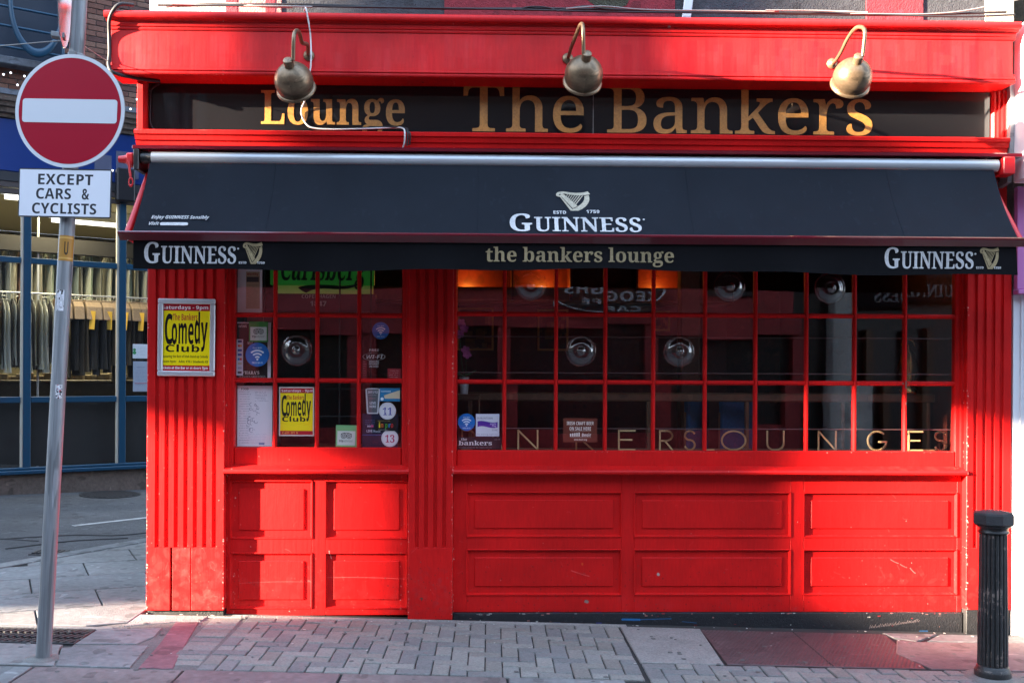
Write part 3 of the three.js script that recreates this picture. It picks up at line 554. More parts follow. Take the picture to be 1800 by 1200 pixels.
  mesh('small_print', [onSlope(letters('ESTD', fSansB, 0.082, 0.026), 0.252, 0.68), onSlope(letters('1759', fSansB, 0.085, 0.026), 0.465, 0.68)], M.whitePrint, a);
  const box = new THREE.Shape(); box.absellipse(0.012, 0.012, 0.012, 0.012, Math.PI / 2, Math.PI * 1.5); box.lineTo(0.165, 0); box.absellipse(0.165, 0.012, 0.012, 0.012, -Math.PI / 2, Math.PI / 2); box.closePath();
  mesh('small_print', [onSlope(letters('Enjoy GUINNESS Sensibly', fSansB, 0.36, 0.026, { slant: 0.2 }), -2.315, 0.80), onSlope(letters('Visit', fSansB, 0.065, 0.026, { slant: 0.2 }), -2.325, 0.895), onSlope(alongZ(box, 0, 0.003), -2.25, 0.90)], M.whitePrint, a);
  // folding arms at both ends
  for (const x of [-2.452, 3.262]) { mesh('arm', [rod([x, 3.02, 0.13], [x, 2.52, 0.57], 0.022, 10), rod([x, 2.48, 0.02], [x, 2.52, 0.57], 0.016, 10)], M.redMetal, a); mesh('arm_bracket', bx(x - 0.03, x + 0.03, 2.40, 2.56, -0.01, 0.04, 0.006), M.redMetal, a); }
  // gear box and winding eye at the left end
  mesh('gear_box', [bx(-2.565, -2.511, 3.03, 3.115, 0.19, 0.28, 0.012), rod([-2.62, 3.075, 0.24], [-2.565, 3.075, 0.24], 0.022, 16, 0.03), rod([-2.54, 3.06, 0.29], [-2.525, 2.95, 0.295], 0.008, 8)], M.redMetal, a);
  const eye = new THREE.TorusGeometry(0.017, 0.006, 8, 20); eye.scale(0.75, 1.5, 1); mesh('winding_eye', eye.translate(-2.522, 2.915, 0.296), M.redMetal, a);
}

// ================================================================ LAMPS, CABLES, POSTERS ON THE PUB FRONT
{
  const ball = []; for (let k = 0; k <= 14; k++) { const t = 0.2 + (2.0 - 0.2) * k / 14; ball.push([0.122 * Math.sin(t), 0.122 * Math.cos(t)]); }
  const shade = lathe([...ball, [0.115, -0.052], [0.123, -0.055], [0.127, -0.066], [0.123, -0.07], [0.112, -0.058], [0.104, -0.04], [0.116, 0.0], [0.10, 0.06], [0.06, 0.1], [0, 0.112]], 56);
  const collar = lathe([[0, 0.108], [0.029, 0.108], [0.031, 0.112], [0.031, 0.162], [0.028, 0.167], [0.018, 0.171], [0, 0.171]], 28);
  const spots = [[-1.368, 3.776, 0.0, 0.03, -0.275, 'brass swan-neck lamp with a white cable, over the word Lounge'], [0.357, 3.776, 0.055, -0.02, -0.212, 'brass swan-neck lamp between the words The and Bankers'], [2.141, 3.762, 0.03, 0.02, -0.195, 'brass swan-neck lamp over the last letters of Bankers']];
  for (const [x, y, side, lean, drop, label] of spots) {
    const l = thing('swan_neck_lamp', label, 'lamp', [x, y, 0.24], 'lamps on the fascia'), tilt = 0.98, k = drop + 0.2;
    mesh('rosette', lathe([[0, 0], [0.036, 0], [0.037, 0.008], [0.03, 0.014], [0.018, 0.018], [0.012, 0.03], [0, 0.03]], 28).rotateX(Math.PI / 2), M.brass, l);
    const zc = 0.36 + 0.168 * Math.sin(tilt), yc = drop + 0.168 * Math.cos(tilt);
    mesh('arm', tube([[0, 0, 0.02], [0.004, 0.002, 0.06], [0.012, 0.03, 0.13], [side * 0.6, 0.082 + k, 0.25], [side * 0.85, 0.108 + k, 0.34], [side, 0.10 + k, 0.42], [side, 0.04 + k, zc + 0.015], [side - lean * 0.3, yc - 0.005, zc]], 0.0125, 48, 12), M.brass, l);
    const h = sub('head', l, [side - lean, drop, 0.36]); h.rotation.set(tilt, 0, lean * 2.5);
    mesh('shade', shade, M.brass, h); mesh('collar', collar, M.brass, h);
    mesh('bulb', new THREE.SphereGeometry(0.03, 16, 12).translate(0, 0.03, 0), M.whitePaint, h);
  }
}
const cables = (name, label, list, mat) => tag(mesh(name, merge(name === 'cable_bundle' ? list.map((g) => g.translate(0, 0.062, 0)) : list), mat), label, 'cable');
cables('cable_bundle', 'sagging bundle of thin black cables along the top of the red fascia', [
  tube([[-2.3, 4.085, 0.10], [-1.6, 4.105, 0.10], [-0.5, 4.09, 0.1], [0.4, 4.10, 0.1], [1.5, 4.088, 0.1], [2.6, 4.085, 0.1], [3.4, 4.115, 0.1]], 0.008, 120, 6),
  tube([[-2.4, 4.075, 0.14], [-1.4, 4.086, 0.12], [-0.2, 4.08, 0.13], [0.9, 4.075, 0.12], [2.0, 4.082, 0.13], [3.1, 4.07, 0.13], [3.45, 4.09, 0.12]], 0.007, 120, 6),
  tube([[0.0, 4.075, 0.12], [0.1, 4.105, 0.11], [0.22, 4.10, 0.12], [0.3, 4.072, 0.13]], 0.005, 40, 6), tube([[0.3, 4.08, 0.12], [0.5, 4.12, 0.1], [0.62, 4.09, 0.13], [0.9, 4.10, 0.1]], 0.005, 40, 6)], M.cableBlack);
cables('cable_bundle', 'loose grey and white cables lying along the cornice top', [
  tube([[-2.35, 4.07, 0.12], [-2.2, 4.10, 0.1], [-1.9, 4.11, 0.09], [-1.7, 4.08, 0.12], [-1.5, 4.07, 0.14]], 0.006, 60, 6), tube([[-2.3, 4.075, 0.16], [-2.0, 4.085, 0.12], [-1.6, 4.075, 0.15], [-1.36, 4.065, 0.17]], 0.006, 60, 6),
  tube([[0.35, 4.075, 0.17], [0.6, 4.105, 0.14], [0.85, 4.072, 0.18], [1.4, 4.078, 0.16], [1.8, 4.07, 0.18]], 0.005, 60, 6), tube([[1.7, 4.07, 0.2], [2.1, 4.09, 0.15], [2.4, 4.068, 0.19]], 0.005, 40, 6), tube([[2.3, 4.075, 0.14], [3.0, 4.1, 0.12], [3.5, 4.2, 0.12]], 0.004, 40, 6)], M.cableGrey);
cables('lamp_cable', 'white cable hanging down the fascia past the lamp and along the signboard', [
  tube([[-1.40, 4.075, 0.24], [-1.375, 4.06, 0.325], [-1.36, 3.97, 0.30], [-1.355, 3.9, 0.262], [-1.352, 3.70, 0.268], [-1.37, 3.62, 0.25], [-1.42, 3.53, 0.08], [-1.455, 3.47, 0.04], [-1.45, 3.42, 0.035], [-1.41, 3.36, 0.035], [-1.35, 3.342, 0.035], [-1.0, 3.345, 0.035], [-0.82, 3.352, 0.04], [-0.76, 3.335, 0.10], [-0.735, 3.29, 0.178], [-0.738, 3.22, 0.165], [-0.755, 3.185, 0.13]], 0.0055, 160, 8)], M.cableWhite);
cables('drop_cable', 'short black cable over the moulded ledge under the word Lounge', [tube([[-1.05, 3.35, 0.032], [-0.85, 3.358, 0.036], [-0.735, 3.335, 0.10], [-0.715, 3.29, 0.18], [-0.72, 3.20, 0.165]], 0.006, 60, 8), tube([[-0.735, 3.31, 0.15], [-0.7, 3.28, 0.182], [-0.705, 3.21, 0.155]], 0.006, 30, 8)], M.cableBlack);
cables('corner_cable', 'stiff black cable bent round the fascia corner beside the sign post', [tube([[-2.53, 4.10, 0.24], [-2.60, 4.075, 0.31], [-2.66, 4.0, 0.30], [-2.682, 3.9, 0.255], [-2.683, 3.78, 0.246], [-2.682, 3.69, 0.262], [-2.66, 3.65, 0.27], [-2.55, 3.63, 0.2], [-2.4, 3.635, 0.1]], 0.012, 80, 8)], M.cableBlack);
{ const c = tag(mesh('metal_conduit', bx(0.17, 0.23, 4.13, 4.6, 0.012, 0.05, 0.004), M.aluminium), 'pale square metal conduit on the upper wall by the middle lamp', 'conduit'); c.rotation.z = -0.12; c.position.set(0.5, 0.05, 0); }
cables('stay_wire', 'thin wire stretched from the sign post to the corner of the red fascia', [tube([[-2.55, 3.58, 1.13], [-2.62, 3.64, 0.75], [-2.69, 3.72, 0.26]], 0.003, 20, 5), tube([[-2.60, 3.57, 1.13], [-3.3, 3.555, 1.0], [-4.4, 3.6, 0.8]], 0.003, 20, 5)], M.cableGrey);

// posters and stickers
const print = (t, rough = 0.55) => std(0xffffff, rough, { map: t });
function comedy(c, w, h, lines) {
  c.fillStyle = '#ffe808'; c.fillRect(0, 0, w, h);
  const T = (s, x, y, width, height, col, face = 'bold') => { c.save(); c.fillStyle = col; c.font = `${face} 100px sans-serif`; const m = c.measureText(s).width; c.translate(x, y); c.scale(width / m, height / 72); c.fillText(s, 0, 0); c.restore(); };
  c.fillStyle = '#b51526'; c.fillRect(0, 0, w, h * 0.105); c.fillRect(0, h * 0.915, w, h * 0.085);
  T('Saturdays - 9pm', lines ? -w * 0.03 : w * 0.03, h * 0.08, w * 0.99, h * 0.052, '#f2eef0');
  T('The Bankers', w * 0.2, h * 0.245, w * 0.53, h * 0.095, '#c4402a');
  c.lineJoin = 'round';
  T('C', w * 0.02, h * 0.60, w * 0.19, h * 0.45, '#17110f'); T('o', w * 0.17, h * 0.60, w * 0.14, h * 0.40, '#17110f'); T('m', w * 0.31, h * 0.595, w * 0.21, h * 0.40, '#17110f'); T('e', w * 0.52, h * 0.595, w * 0.14, h * 0.40, '#17110f'); T('d', w * 0.655, h * 0.59, w * 0.145, h * 0.45, '#17110f'); T('y', w * 0.80, h * 0.575, w * 0.145, h * 0.40, '#17110f');
  T('Club', w * 0.04, h * 0.715, w * 0.75, h * 0.105, '#17110f');
  if (lines) { T('Featuring the Best of Irish Stand up Comedy', -w * 0.02, h * 0.80, w * 0.98, h * 0.036, '#33260f'); T('Doors 9pm:   Adm: €10 / Students €8', -w * 0.02, h * 0.875, w * 0.98, h * 0.034, '#33260f'); T('Tickets at the Bar or at doors 9pm', -w * 0.04, h * 0.972, w * 1.0, h * 0.042, '#f2eef0'); } else T('Call: 01 6', w * 0.05, h * 0.98, w * 0.5, h * 0.045, '#e8b060');
}
{
  const p = thing('poster_frame', 'aluminium snap frame with yellow comedy club poster on the corner pilaster', 'poster', [-2.238, 1.906, 0.0]);
  const w = 0.195, h = 0.265, f = 0.035;
  mesh('frame', [bx(-w, w, h - f, h, 0.0, 0.024, 0.006), bx(-w, w, -h, -h + f, 0.0, 0.024, 0.006), bx(-w, -w + f, -h + f, h - f, 0.0, 0.0235, 0.006), bx(w - f, w, -h + f, h - f, 0.0, 0.0235, 0.006)], M.aluminium, p);
  const m = mesh('poster', new THREE.PlaneGeometry(2 * (w - f) + 0.002, 2 * (h - f) + 0.002), print(canvas(512, 720, (c, a, b) => comedy(c, a, b, true)), 0.25), p); m.position.z = 0.010;
  mesh('back_board', bx(-w + 0.01, w - 0.01, -h + 0.01, h - 0.01, 0.0, 0.007), M.aluminium, p);
  p.rotation.z = -0.006;
}
function sticker(name, label, category, [x0, x1, y0, y1], draw, o = {}) {
  const w = x1 - x0, h = y1 - y0, px = o.px ?? 1100, t = canvas(Math.round(w * px), Math.round(h * px), draw);
  const g = o.round ? new THREE.CircleGeometry(1, 40).scale(w / 2, h / 2, 1) : new THREE.PlaneGeometry(w, h);
  const m = mesh(name, g, print(t, 0.4)); m.position.set((x0 + x1) / 2, (y0 + y1) / 2, o.z ?? -0.110); m.rotation.z = o.turn ?? 0;
  return tag(m, label, category, o.group);
}
const txt = (c, s, x, y, width, size, col, face = 'bold', fam = 'sans-serif') => { c.save(); c.fillStyle = col; c.font = `${face} ${size}px ${fam}`; const m = c.measureText(s).width; c.translate(x, y); c.scale(width / m, 1); c.fillText(s, 0, 0); c.restore(); };
const wifi = (c, w, h) => { c.fillStyle = '#1371c4'; c.fillRect(0, 0, w, h); c.strokeStyle = c.fillStyle = '#e8f2fa'; c.lineWidth = h * 0.07; for (const r of [0.13, 0.26, 0.39]) { c.beginPath(); c.arc(w / 2, h * 0.72, r * h, -2.3, -0.84); c.stroke(); } c.beginPath(); c.arc(w / 2, h * 0.70, h * 0.045, 0, 7); c.fill(); txt(c, 'free WiFi', w * 0.3, h * 0.26, w * 0.4, h * 0.1, '#cfe4f4'); txt(c, 'FREE Wi-Fi', w * 0.27, h * 0.88, w * 0.46, h * 0.1, '#cfe4f4'); };
const owl = (c, w, h, top) => { c.fillStyle = top; c.fillRect(0, 0, w, h); c.fillStyle = '#cfd6cf'; c.fillRect(w * 0.07, h * 0.27, w * 0.86, h * 0.66); c.strokeStyle = '#1c1c1c'; c.lineWidth = h * 0.025; for (const x of [0.37, 0.63]) for (const r of [0.115, 0.06]) { c.beginPath(); c.arc(w * x, h * 0.5, h * r, 0, 7); c.stroke(); } c.beginPath(); c.moveTo(w * 0.24, h * 0.42); c.quadraticCurveTo(w * 0.5, h * 0.3, w * 0.76, h * 0.42); c.stroke(); c.fillStyle = '#1c1c1c'; for (const x of [0.37, 0.63]) { c.beginPath(); c.arc(w * x, h * 0.5, h * 0.02, 0, 7); c.fill(); } txt(c, 'trip', w * 0.16, h * 0.78, w * 0.2, h * 0.15, '#222'); txt(c, 'advisor', w * 0.36, h * 0.78, w * 0.46, h * 0.15, '#7c8a7c', 'normal'); };
const scribble = (c, x, y, w, n, step, col, lw = 1) => { c.strokeStyle = col; c.lineWidth = lw; for (let k = 0; k < n; k++) { c.beginPath(); let a = x; c.moveTo(a, y + k * step); while (a < x + w * rr(0.75, 1)) { a += rr(2, 7); rnd() < 0.2 ? c.moveTo(a, y + k * step) : c.lineTo(a, y + k * step + rr(-1, 1)); } c.stroke(); } };
sticker('newspaper_cutting', 'framed newspaper cutting on white board in the top corner pane', 'cutting', [-1.933, -1.761, 2.087, 2.45], (c, w, h) => { c.fillStyle = '#f6f6f2'; c.fillRect(0, 0, w, h); c.fillStyle = '#cbb48e'; c.fillRect(w * 0.34, h * 0.2, w * 0.56, h * 0.72); txt(c, 'worthy', w * 0.38, h * 0.27, w * 0.46, h * 0.07, '#b1432e'); c.fillStyle = '#55504c'; c.fillRect(w * 0.36, h * 0.3, w * 0.5, h * 0.1); scribble(c, w * 0.38, h * 0.45, w * 0.48, 26, h * 0.017, '#7a6a4c'); }, { z: -0.16 });
sticker('beer_poster', 'dark beer poster reading season\'s greetings with white border', 'poster', [-1.931, -1.696, 1.614, 2.021], (c, w, h) => { c.fillStyle = '#f2f4f6'; c.fillRect(0, 0, w, h); c.fillStyle = '#1d1410'; c.fillRect(0, h * 0.02, w * 0.9, h * 0.94); c.fillStyle = '#3a2216'; c.beginPath(); c.moveTo(w * 0.2, h * 0.6); c.lineTo(w * 0.66, h * 0.62); c.lineTo(w * 0.6, h * 0.85); c.lineTo(w * 0.3, h * 0.84); c.fill(); c.fillStyle = '#5d2f1e'; c.fillRect(w * 0.35, h * 0.7, w * 0.25, h * 0.05); txt(c, "O'HARA'S", w * 0.1, h * 0.9, w * 0.56, h * 0.075, '#e6e2dc', 'bold', 'serif'); txt(c, "SEASON'S GREETINGS", w * 0.04, h * 0.955, w * 0.8, h * 0.05, '#d4d0cc', 'normal', 'serif'); txt(c, 'wint', w * 0.02, h * 0.09, w * 0.26, h * 0.07, '#e6e2dc'); txt(c, 'What', w * 0.3, h * 0.38, w * 0.16, h * 0.06, '#e6e2dc'); }, { z: -0.15 });
sticker('card_strip', 'narrow white strip of payment card marks on the window', 'sticker', [-1.927, -1.881, 1.646, 1.90], (c, w, h) => { c.fillStyle = '#c9ccd8'; c.fillRect(0, 0, w, h); const col = ['#24356e', '#c8403a', '#2b4fa0', '#3a56a8', '#2a86c8', '#b8b09c', '#9aa4b8', '#4a4a52']; col.forEach((k, i) => { c.fillStyle = k; c.fillRect(w * 0.2, h * (0.03 + i * 0.122), w * 0.6, h * 0.06); }); c.fillStyle = '#d8a23c'; c.fillRect(w * 0.5, h * 0.152, w * 0.3, h * 0.06); c.fillStyle = '#d0463e'; c.fillRect(w * 0.5, h * 0.518, w * 0.3, h * 0.06); }, { px: 1500 });
sticker('review_sticker', 'grey owl-logo sticker with green top above the blue disc', 'sticker', [-1.841, -1.708, 1.881, 2.025], (c, w, h) => owl(c, w, h, '#3e8a3c'), { px: 1500 });
sticker('wifi_sticker', 'largest round blue wireless sticker, overlapping the dark beer poster', 'sticker', [-1.864, -1.699, 1.709, 1.877], wifi, { round: true, z: -0.1085, px: 1500 });
sticker('menu_sheet', 'white menu sheet with pencil drawings in the bottom corner pane', 'menu', [-1.929, -1.685, 1.149, 1.575], (c, w, h) => { c.fillStyle = '#f2f5fb'; c.fillRect(0, 0, w, h); txt(c, 'FOOD', w * 0.1, h * 0.07, w * 0.22, h * 0.05, '#2c3040', 'bold', 'serif'); scribble(c, w * 0.05, h * 0.1, w * 0.35, 22, h * 0.04, '#5c6680', 1.6); scribble(c, w * 0.5, h * 0.1, w * 0.4, 7, h * 0.025, '#646c84', 1.6); c.strokeStyle = '#4c5674'; c.lineWidth = 2; for (let k = 0; k < 26; k++) { c.beginPath(); c.arc(w * rr(0.3, 0.62), h * rr(0.3, 0.75), rr(4, 18), rr(0, 3), rr(3, 6)); c.stroke(); } scribble(c, w * 0.3, h * 0.8, w * 0.6, 7, h * 0.025, '#98a2ba'); c.fillStyle = '#6a94c0'; c.fillRect(w * 0.62, h * 0.94, w * 0.16, h * 0.03); }, { z: -0.15 });
sticker('comedy_poster', 'yellow comedy club poster with white border inside the window', 'poster', [-1.629, -1.385, 1.225, 1.568], (c, w, h) => { c.fillStyle = '#dcdad2'; c.fillRect(0, 0, w, h); c.save(); c.translate(w * 0.035, h * 0.025); comedy(c, w * 0.93, h * 0.95, false); c.restore(); }, { px: 1500 });
sticker('review_sticker', 'green-bordered owl-logo sticker in the pane beside the yellow poster', 'sticker', [-1.232, -1.086, 1.151, 1.302], (c, w, h) => owl(c, w, h, '#7cb87c'), { px: 1500, turn: -0.02 });
sticker('wifi_sticker', 'round blue wireless sticker above the free wi-fi lettering', 'sticker', [-0.981, -0.862, 1.905, 2.025], wifi, { round: true, px: 1500 });
{ // white transfer letters on the glass
  const g = thing('wifi_transfer', 'white oval transfer lettering for free wireless internet on the glass', 'transfer', [-1.048, 1.705, -0.108]);
  const ring = new THREE.TorusGeometry(0.077, 0.0022, 6, 40); ring.scale(1, 0.34, 0.3);
  mesh('oval', ring.translate(0.08, 0.077, 0), M.whitePrint, g);
  for (const [s, x, y, w, h, sl] of [['FREE', 0.048, 0.115, 0.066, 0.016, 0], ['WI-FI', 0.022, 0.064, 0.116, 0.026, 0.2], ['WIRELESS', 0.045, 0.037, 0.07, 0.012, 0], ['INTERNET', 0.045, 0.021, 0.07, 0.012, 0], ['ACCESS', 0.048, 0.004, 0.064, 0.012, 0]]) mesh('lettering', letters(s, fSansB, w, h, { depth: 0.001, slant: sl }).translate(x, y, 0), M.whitePrint, g);
}
sticker('notice', 'small red printed notice low in the pane under the wi-fi lettering', 'sticker', [-0.872, -0.78, 1.625, 1.70], (c, w, h) => { c.fillStyle = '#96202a'; c.fillRect(0, 0, w, h); scribble(c, w * 0.1, h * 0.2, w * 0.8, 4, h * 0.2, '#e0b8b8', 3); }, { px: 1500 });
sticker('notice', 'narrow upright red notice strip beside the wi-fi lettering', 'sticker', [-1.052, -1.022, 1.63, 1.76], (c, w, h) => { c.fillStyle = '#7c222a'; c.fillRect(0, 0, w, h); scribble(c, w * 0.1, h * 0.1, w * 0.8, 7, h * 0.12, '#d8b8b8', 2); }, { px: 1500, z: -0.14 });
{ // pint-shaped award badge
  const w = 0.102, h = 0.18, s = new THREE.Shape(); s.moveTo(0.02, 0); s.lineTo(w - 0.02, 0); s.quadraticCurveTo(w - 0.012, 0.0, w - 0.01, 0.01); s.lineTo(w, h - 0.01); s.quadraticCurveTo(w, h, w / 2, h); s.quadraticCurveTo(0, h, 0, h - 0.01); s.lineTo(0.01, 0.01); s.quadraticCurveTo(0.012, 0, 0.02, 0);
  const g = new THREE.ShapeGeometry(s), p = g.attributes.position, uv = g.attributes.uv; for (let i = 0; i < p.count; i++) uv.setXY(i, p.getX(i) / w, p.getY(i) / h);
  const m = mesh('award_badge', g, print(canvas(200, 350, (c, a, b) => { c.fillStyle = '#c4c6ca'; c.fillRect(0, 0, a, b); c.fillStyle = '#5c5e64'; c.beginPath(); c.moveTo(a * 0.1, b * 0.04); c.lineTo(a * 0.9, b * 0.04); c.lineTo(a * 0.8, b * 0.95); c.lineTo(a * 0.2, b * 0.95); c.fill(); txt(c, '2011/12', a * 0.16, b * 0.2, a * 0.68, b * 0.13, '#d0d2d6'); scribble(c, a * 0.2, b * 0.27, a * 0.6, 1, 1, '#aeb0b4', 4); scribble(c, a * 0.24, b * 0.4, a * 0.5, 1, 1, '#c07a80', 5); txt(c, 'LIVE', a * 0.28, b * 0.62, a * 0.44, b * 0.13, '#d8dade'); txt(c, 'HERE', a * 0.27, b * 0.76, a * 0.46, b * 0.13, '#d8dade'); })));
  m.position.set(-1.026, 1.382, -0.1085); tag(m, 'grey pint-glass-shaped badge reading LIVE HERE', 'sticker');
}
sticker('ticket_sticker', 'blue sticker with a cream wedge beside the grey badge', 'sticker', [-0.927, -0.785, 1.47, 1.563], (c, w, h) => { c.fillStyle = '#1f7fb0'; c.fillRect(0, 0, w, h); c.fillStyle = '#d8cfae'; c.beginPath(); c.moveTo(w * 0.2, h * 0.55); c.lineTo(w, h * 0.15); c.lineTo(w, h * 0.8); c.lineTo(w * 0.25, h * 0.8); c.fill(); c.fillStyle = '#e4f0f4'; c.beginPath(); c.arc(w * 0.12, h * 0.82, h * 0.12, 0, 7); c.fill(); txt(c, 'recommended', w * 0.05, h * 0.3, w * 0.5, h * 0.16, '#d6ecf4'); }, { px: 1500, z: -0.112 });
const disc = (n, col) => (c, w, h) => { c.fillStyle = '#dcdce0'; c.fillRect(0, 0, w, h); c.strokeStyle = '#b4b4c0'; c.lineWidth = 3; c.beginPath(); c.arc(w / 2, h / 2, h * 0.45, 0, 7); c.stroke(); txt(c, n, w * 0.2, h * 0.74, w * 0.6, h * 0.62, col, 'bold', 'serif'); txt(c, 'nr', w * 0.36, h * 0.6, w * 0.26, h * 0.3, '#e4e4ea'); };
sticker('number_sticker', 'round white sticker with a violet number eleven', 'sticker', [-0.931, -0.812, 1.343, 1.463], disc('11', '#4a4aa8'), { round: true, px: 1500, z: -0.1075 });
sticker('number_sticker', 'round white sticker with a crimson number thirteen', 'sticker', [-0.914, -0.795, 1.151, 1.271], disc('13', '#b02456'), { round: true, px: 1500, z: -0.1115 });
sticker('comedy_sticker', 'black sticker with multicoloured playful lettering', 'sticker', [-0.958, -0.807, 1.263, 1.343], (c, w, h) => { c.fillStyle = '#0d0c0e'; c.fillRect(0, 0, w, h); [['i', '#e8d820', 0.14], ['m', '#e07020', 0.26], ['p', '#48b040', 0.46], ['r', '#3090d0', 0.6], ['o', '#d03030', 0.72]].forEach(([s, k, x]) => txt(c, s, w * x, h * 0.72, w * 0.13, h * 0.62, k)); scribble(c, w * 0.12, h * 0.12, w * 0.7, 1, 1, '#c8b060', 3); scribble(c, w * 0.1, h * 0.9, w * 0.7, 1, 1, '#d8d8d8', 3); }, { px: 1500, z: -0.1085 });
sticker('music_sticker', 'navy panel reading LIVE HERE in the corner pane', 'sticker', [-1.049, -0.80, 1.147, 1.383], (c, w, h) => { c.fillStyle = '#101a36'; c.fillRect(0, 0, w, h); txt(c, 'LIVE HERE', w * 0.12, h * 0.55, w * 0.4, h * 0.1, '#d0d4e0'); scribble(c, w * 0.08, h * 0.2, w * 0.3, 3, h * 0.06, '#6a84b0', 3); txt(c, 'no', w * 0.14, h * 0.4, w * 0.1, h * 0.09, '#d0d4e0'); c.fillStyle = '#c04a78'; c.fillRect(w * 0.24, h * 0.34, w * 0.08, h * 0.06); c.fillStyle = '#3a5a94'; c.fillRect(0, h * 0.62, w * 0.7, h * 0.02); }, { px: 1500, z: -0.1135 });
sticker('wifi_sticker', 'round blue wireless sticker beside the white and purple sticker', 'sticker', [-0.377, -0.257, 1.265, 1.387], wifi, { round: true, px: 1500 });
sticker('flag_sticker', 'white sticker with a waving purple flag', 'sticker', [-0.253, -0.085, 1.225, 1.386], (c, w, h) => { c.fillStyle = '#dcdce6'; c.fillRect(0, 0, w, h); c.strokeStyle = '#4a3a78'; c.lineWidth = 6; c.strokeRect(0, 0, w, h); txt(c, 'DUBLINTOWN', w * 0.06, h * 0.24, w * 0.66, h * 0.12, '#77758c', 'normal'); c.fillStyle = '#5a2c9c'; c.beginPath(); c.moveTo(w * 0.08, h * 0.34); c.bezierCurveTo(w * 0.35, h * 0.24, w * 0.6, h * 0.46, w * 0.92, h * 0.36); c.lineTo(w * 0.92, h * 0.6); c.bezierCurveTo(w * 0.6, h * 0.7, w * 0.35, h * 0.46, w * 0.08, h * 0.58); c.fill(); txt(c, 'purple', w * 0.6, h * 0.48, w * 0.26, h * 0.1, '#d8c8ec'); txt(c, 'flag', w * 0.68, h * 0.57, w * 0.18, h * 0.1, '#d8c8ec'); txt(c, 'ZONE', w * 0.68, h * 0.75, w * 0.24, h * 0.1, '#77758c', 'normal'); txt(c, 'the evening night out', w * 0.06, h * 0.93, w * 0.86, h * 0.08, '#9a98ac', 'normal'); }, { px: 1500, z: -0.112 });
sticker('pub_sticker', 'dark plum sticker reading the bankers along the pane bottom', 'sticker', [-0.376, -0.072, 1.137, 1.222], (c, w, h) => { c.fillStyle = '#2a1c26'; c.fillRect(0, 0, w, h); txt(c, 'the', w * 0.07, h * 0.3, w * 0.14, h * 0.32, '#ded8da', 'bold', 'serif'); txt(c, 'bankers', w * 0.01, h * 0.68, w * 0.78, h * 0.5, '#e6e0e2', 'bold', 'serif'); scribble(c, w * 0.02, h * 0.88, w * 0.95, 1, 1, '#b8b0b4', 3); scribble(c, w * 0.84, h * 0.2, w * 0.15, 1, 1, '#c8c0c4', 3); }, { px: 1500, z: -0.1085 });
sticker('beer_sticker', 'brown sticker reading IRISH CRAFT BEER ON SALE HERE', 'sticker', [0.364, 0.604, 1.187, 1.356], (c, w, h) => { c.fillStyle = '#6a2e1e'; c.fillRect(0, 0, w, h); txt(c, 'IRISH CRAFT BEER', w * 0.1, h * 0.28, w * 0.8, h * 0.2, '#ece4dc'); txt(c, 'ON SALE HERE', w * 0.18, h * 0.5, w * 0.64, h * 0.2, '#ece4dc'); [0, 1, 2, 3, 4].forEach((k) => { c.fillStyle = '#ece4dc'; c.fillRect(w * (0.2 + k * 0.062), h * (0.64 - k * 0.012), w * 0.04, h * (0.12 + k * 0.012)); }); txt(c, 'Beoir', w * 0.54, h * 0.76, w * 0.28, h * 0.18, '#ece4dc'); c.fillRect(w * 0.2, h * 0.79, w * 0.62, h * 0.008); c.fillRect(w * 0.2, h * 0.53, w * 0.62, h * 0.008); txt(c, 'www.beoir.org', w * 0.32, h * 0.92, w * 0.38, h * 0.1, '#e4d8cc'); }, { px: 1500 });

// ================================================================ INSIDE THE PUB WINDOWS
{ // beer sign hung behind the left window
  const g = thing('beer_sign', 'green hanging beer sign with black script above the pane stickers', 'sign', [-1.35, 2.24, -0.22]);
  const green = std(lin(0.03, 0.30, 0.04), 0.35, { emissive: lin(0.05, 0.5, 0.06), emissiveIntensity: 0.005 }), lime = std(lin(0.42, 0.62, 0.14), 0.35, { emissive: lin(0.4, 0.6, 0.12), emissiveIntensity: 0.004 }), ink = std(lin(0.01, 0.02, 0.012), 0.5), plum = std(lin(0.06, 0.008, 0.014), 0.3);
  mesh('panel', bx(-0.37, 0.37, 0.05, 0.46, -0.03, 0, 0.01), green, g);
  mesh('stripe', bx(-0.345, 0.36, -0.01, 0.049, -0.028, -0.001, 0.004), lime, g);
  mesh('lower_panel', bx(-0.4, 0.38, -0.135, -0.0105, -0.03, -0.002, 0.004), plum, g);
  const s = letters('Carlsberg', fSerifB, 0.60, 0.19, { depth: 0.004, slant: 0.12 }); mesh('lettering', s.translate(-0.30, 0.085, 0.0005), ink, g);
  const leaf = new THREE.Shape(); leaf.moveTo(-0.02, 0.055); leaf.quadraticCurveTo(-0.15, 0.05, -0.17, 0.03); leaf.quadraticCurveTo(-0.13, 0.0, -0.11, -0.005); leaf.quadraticCurveTo(-0.06, 0.035, 0.06, 0.025); leaf.quadraticCurveTo(0.24, 0.01, 0.30, 0.09); leaf.quadraticCurveTo(0.22, 0.035, 0.08, 0.05); leaf.closePath();
  mesh('flourish', alongZ(leaf, 0.0005, 0.004), ink, g);
  mesh('lettering', [letters('COPENHAGEN', fSansB, 0.24, 0.026, { depth: 0.002 }).translate(-0.145, -0.042, -0.0015), letters('1847', fSansB, 0.115, 0.036, { depth: 0.002 }).translate(-0.085, -0.098, -0.0015)], std(lin(0.4, 0.4, 0.36), 0.6), g);
  mesh('chain', [rod([-0.3, 0.45, -0.015], [-0.3, 0.66, -0.015], 0.004), rod([0.3, 0.45, -0.015], [0.3, 0.66, -0.015], 0.004)], M.bar, g);
}
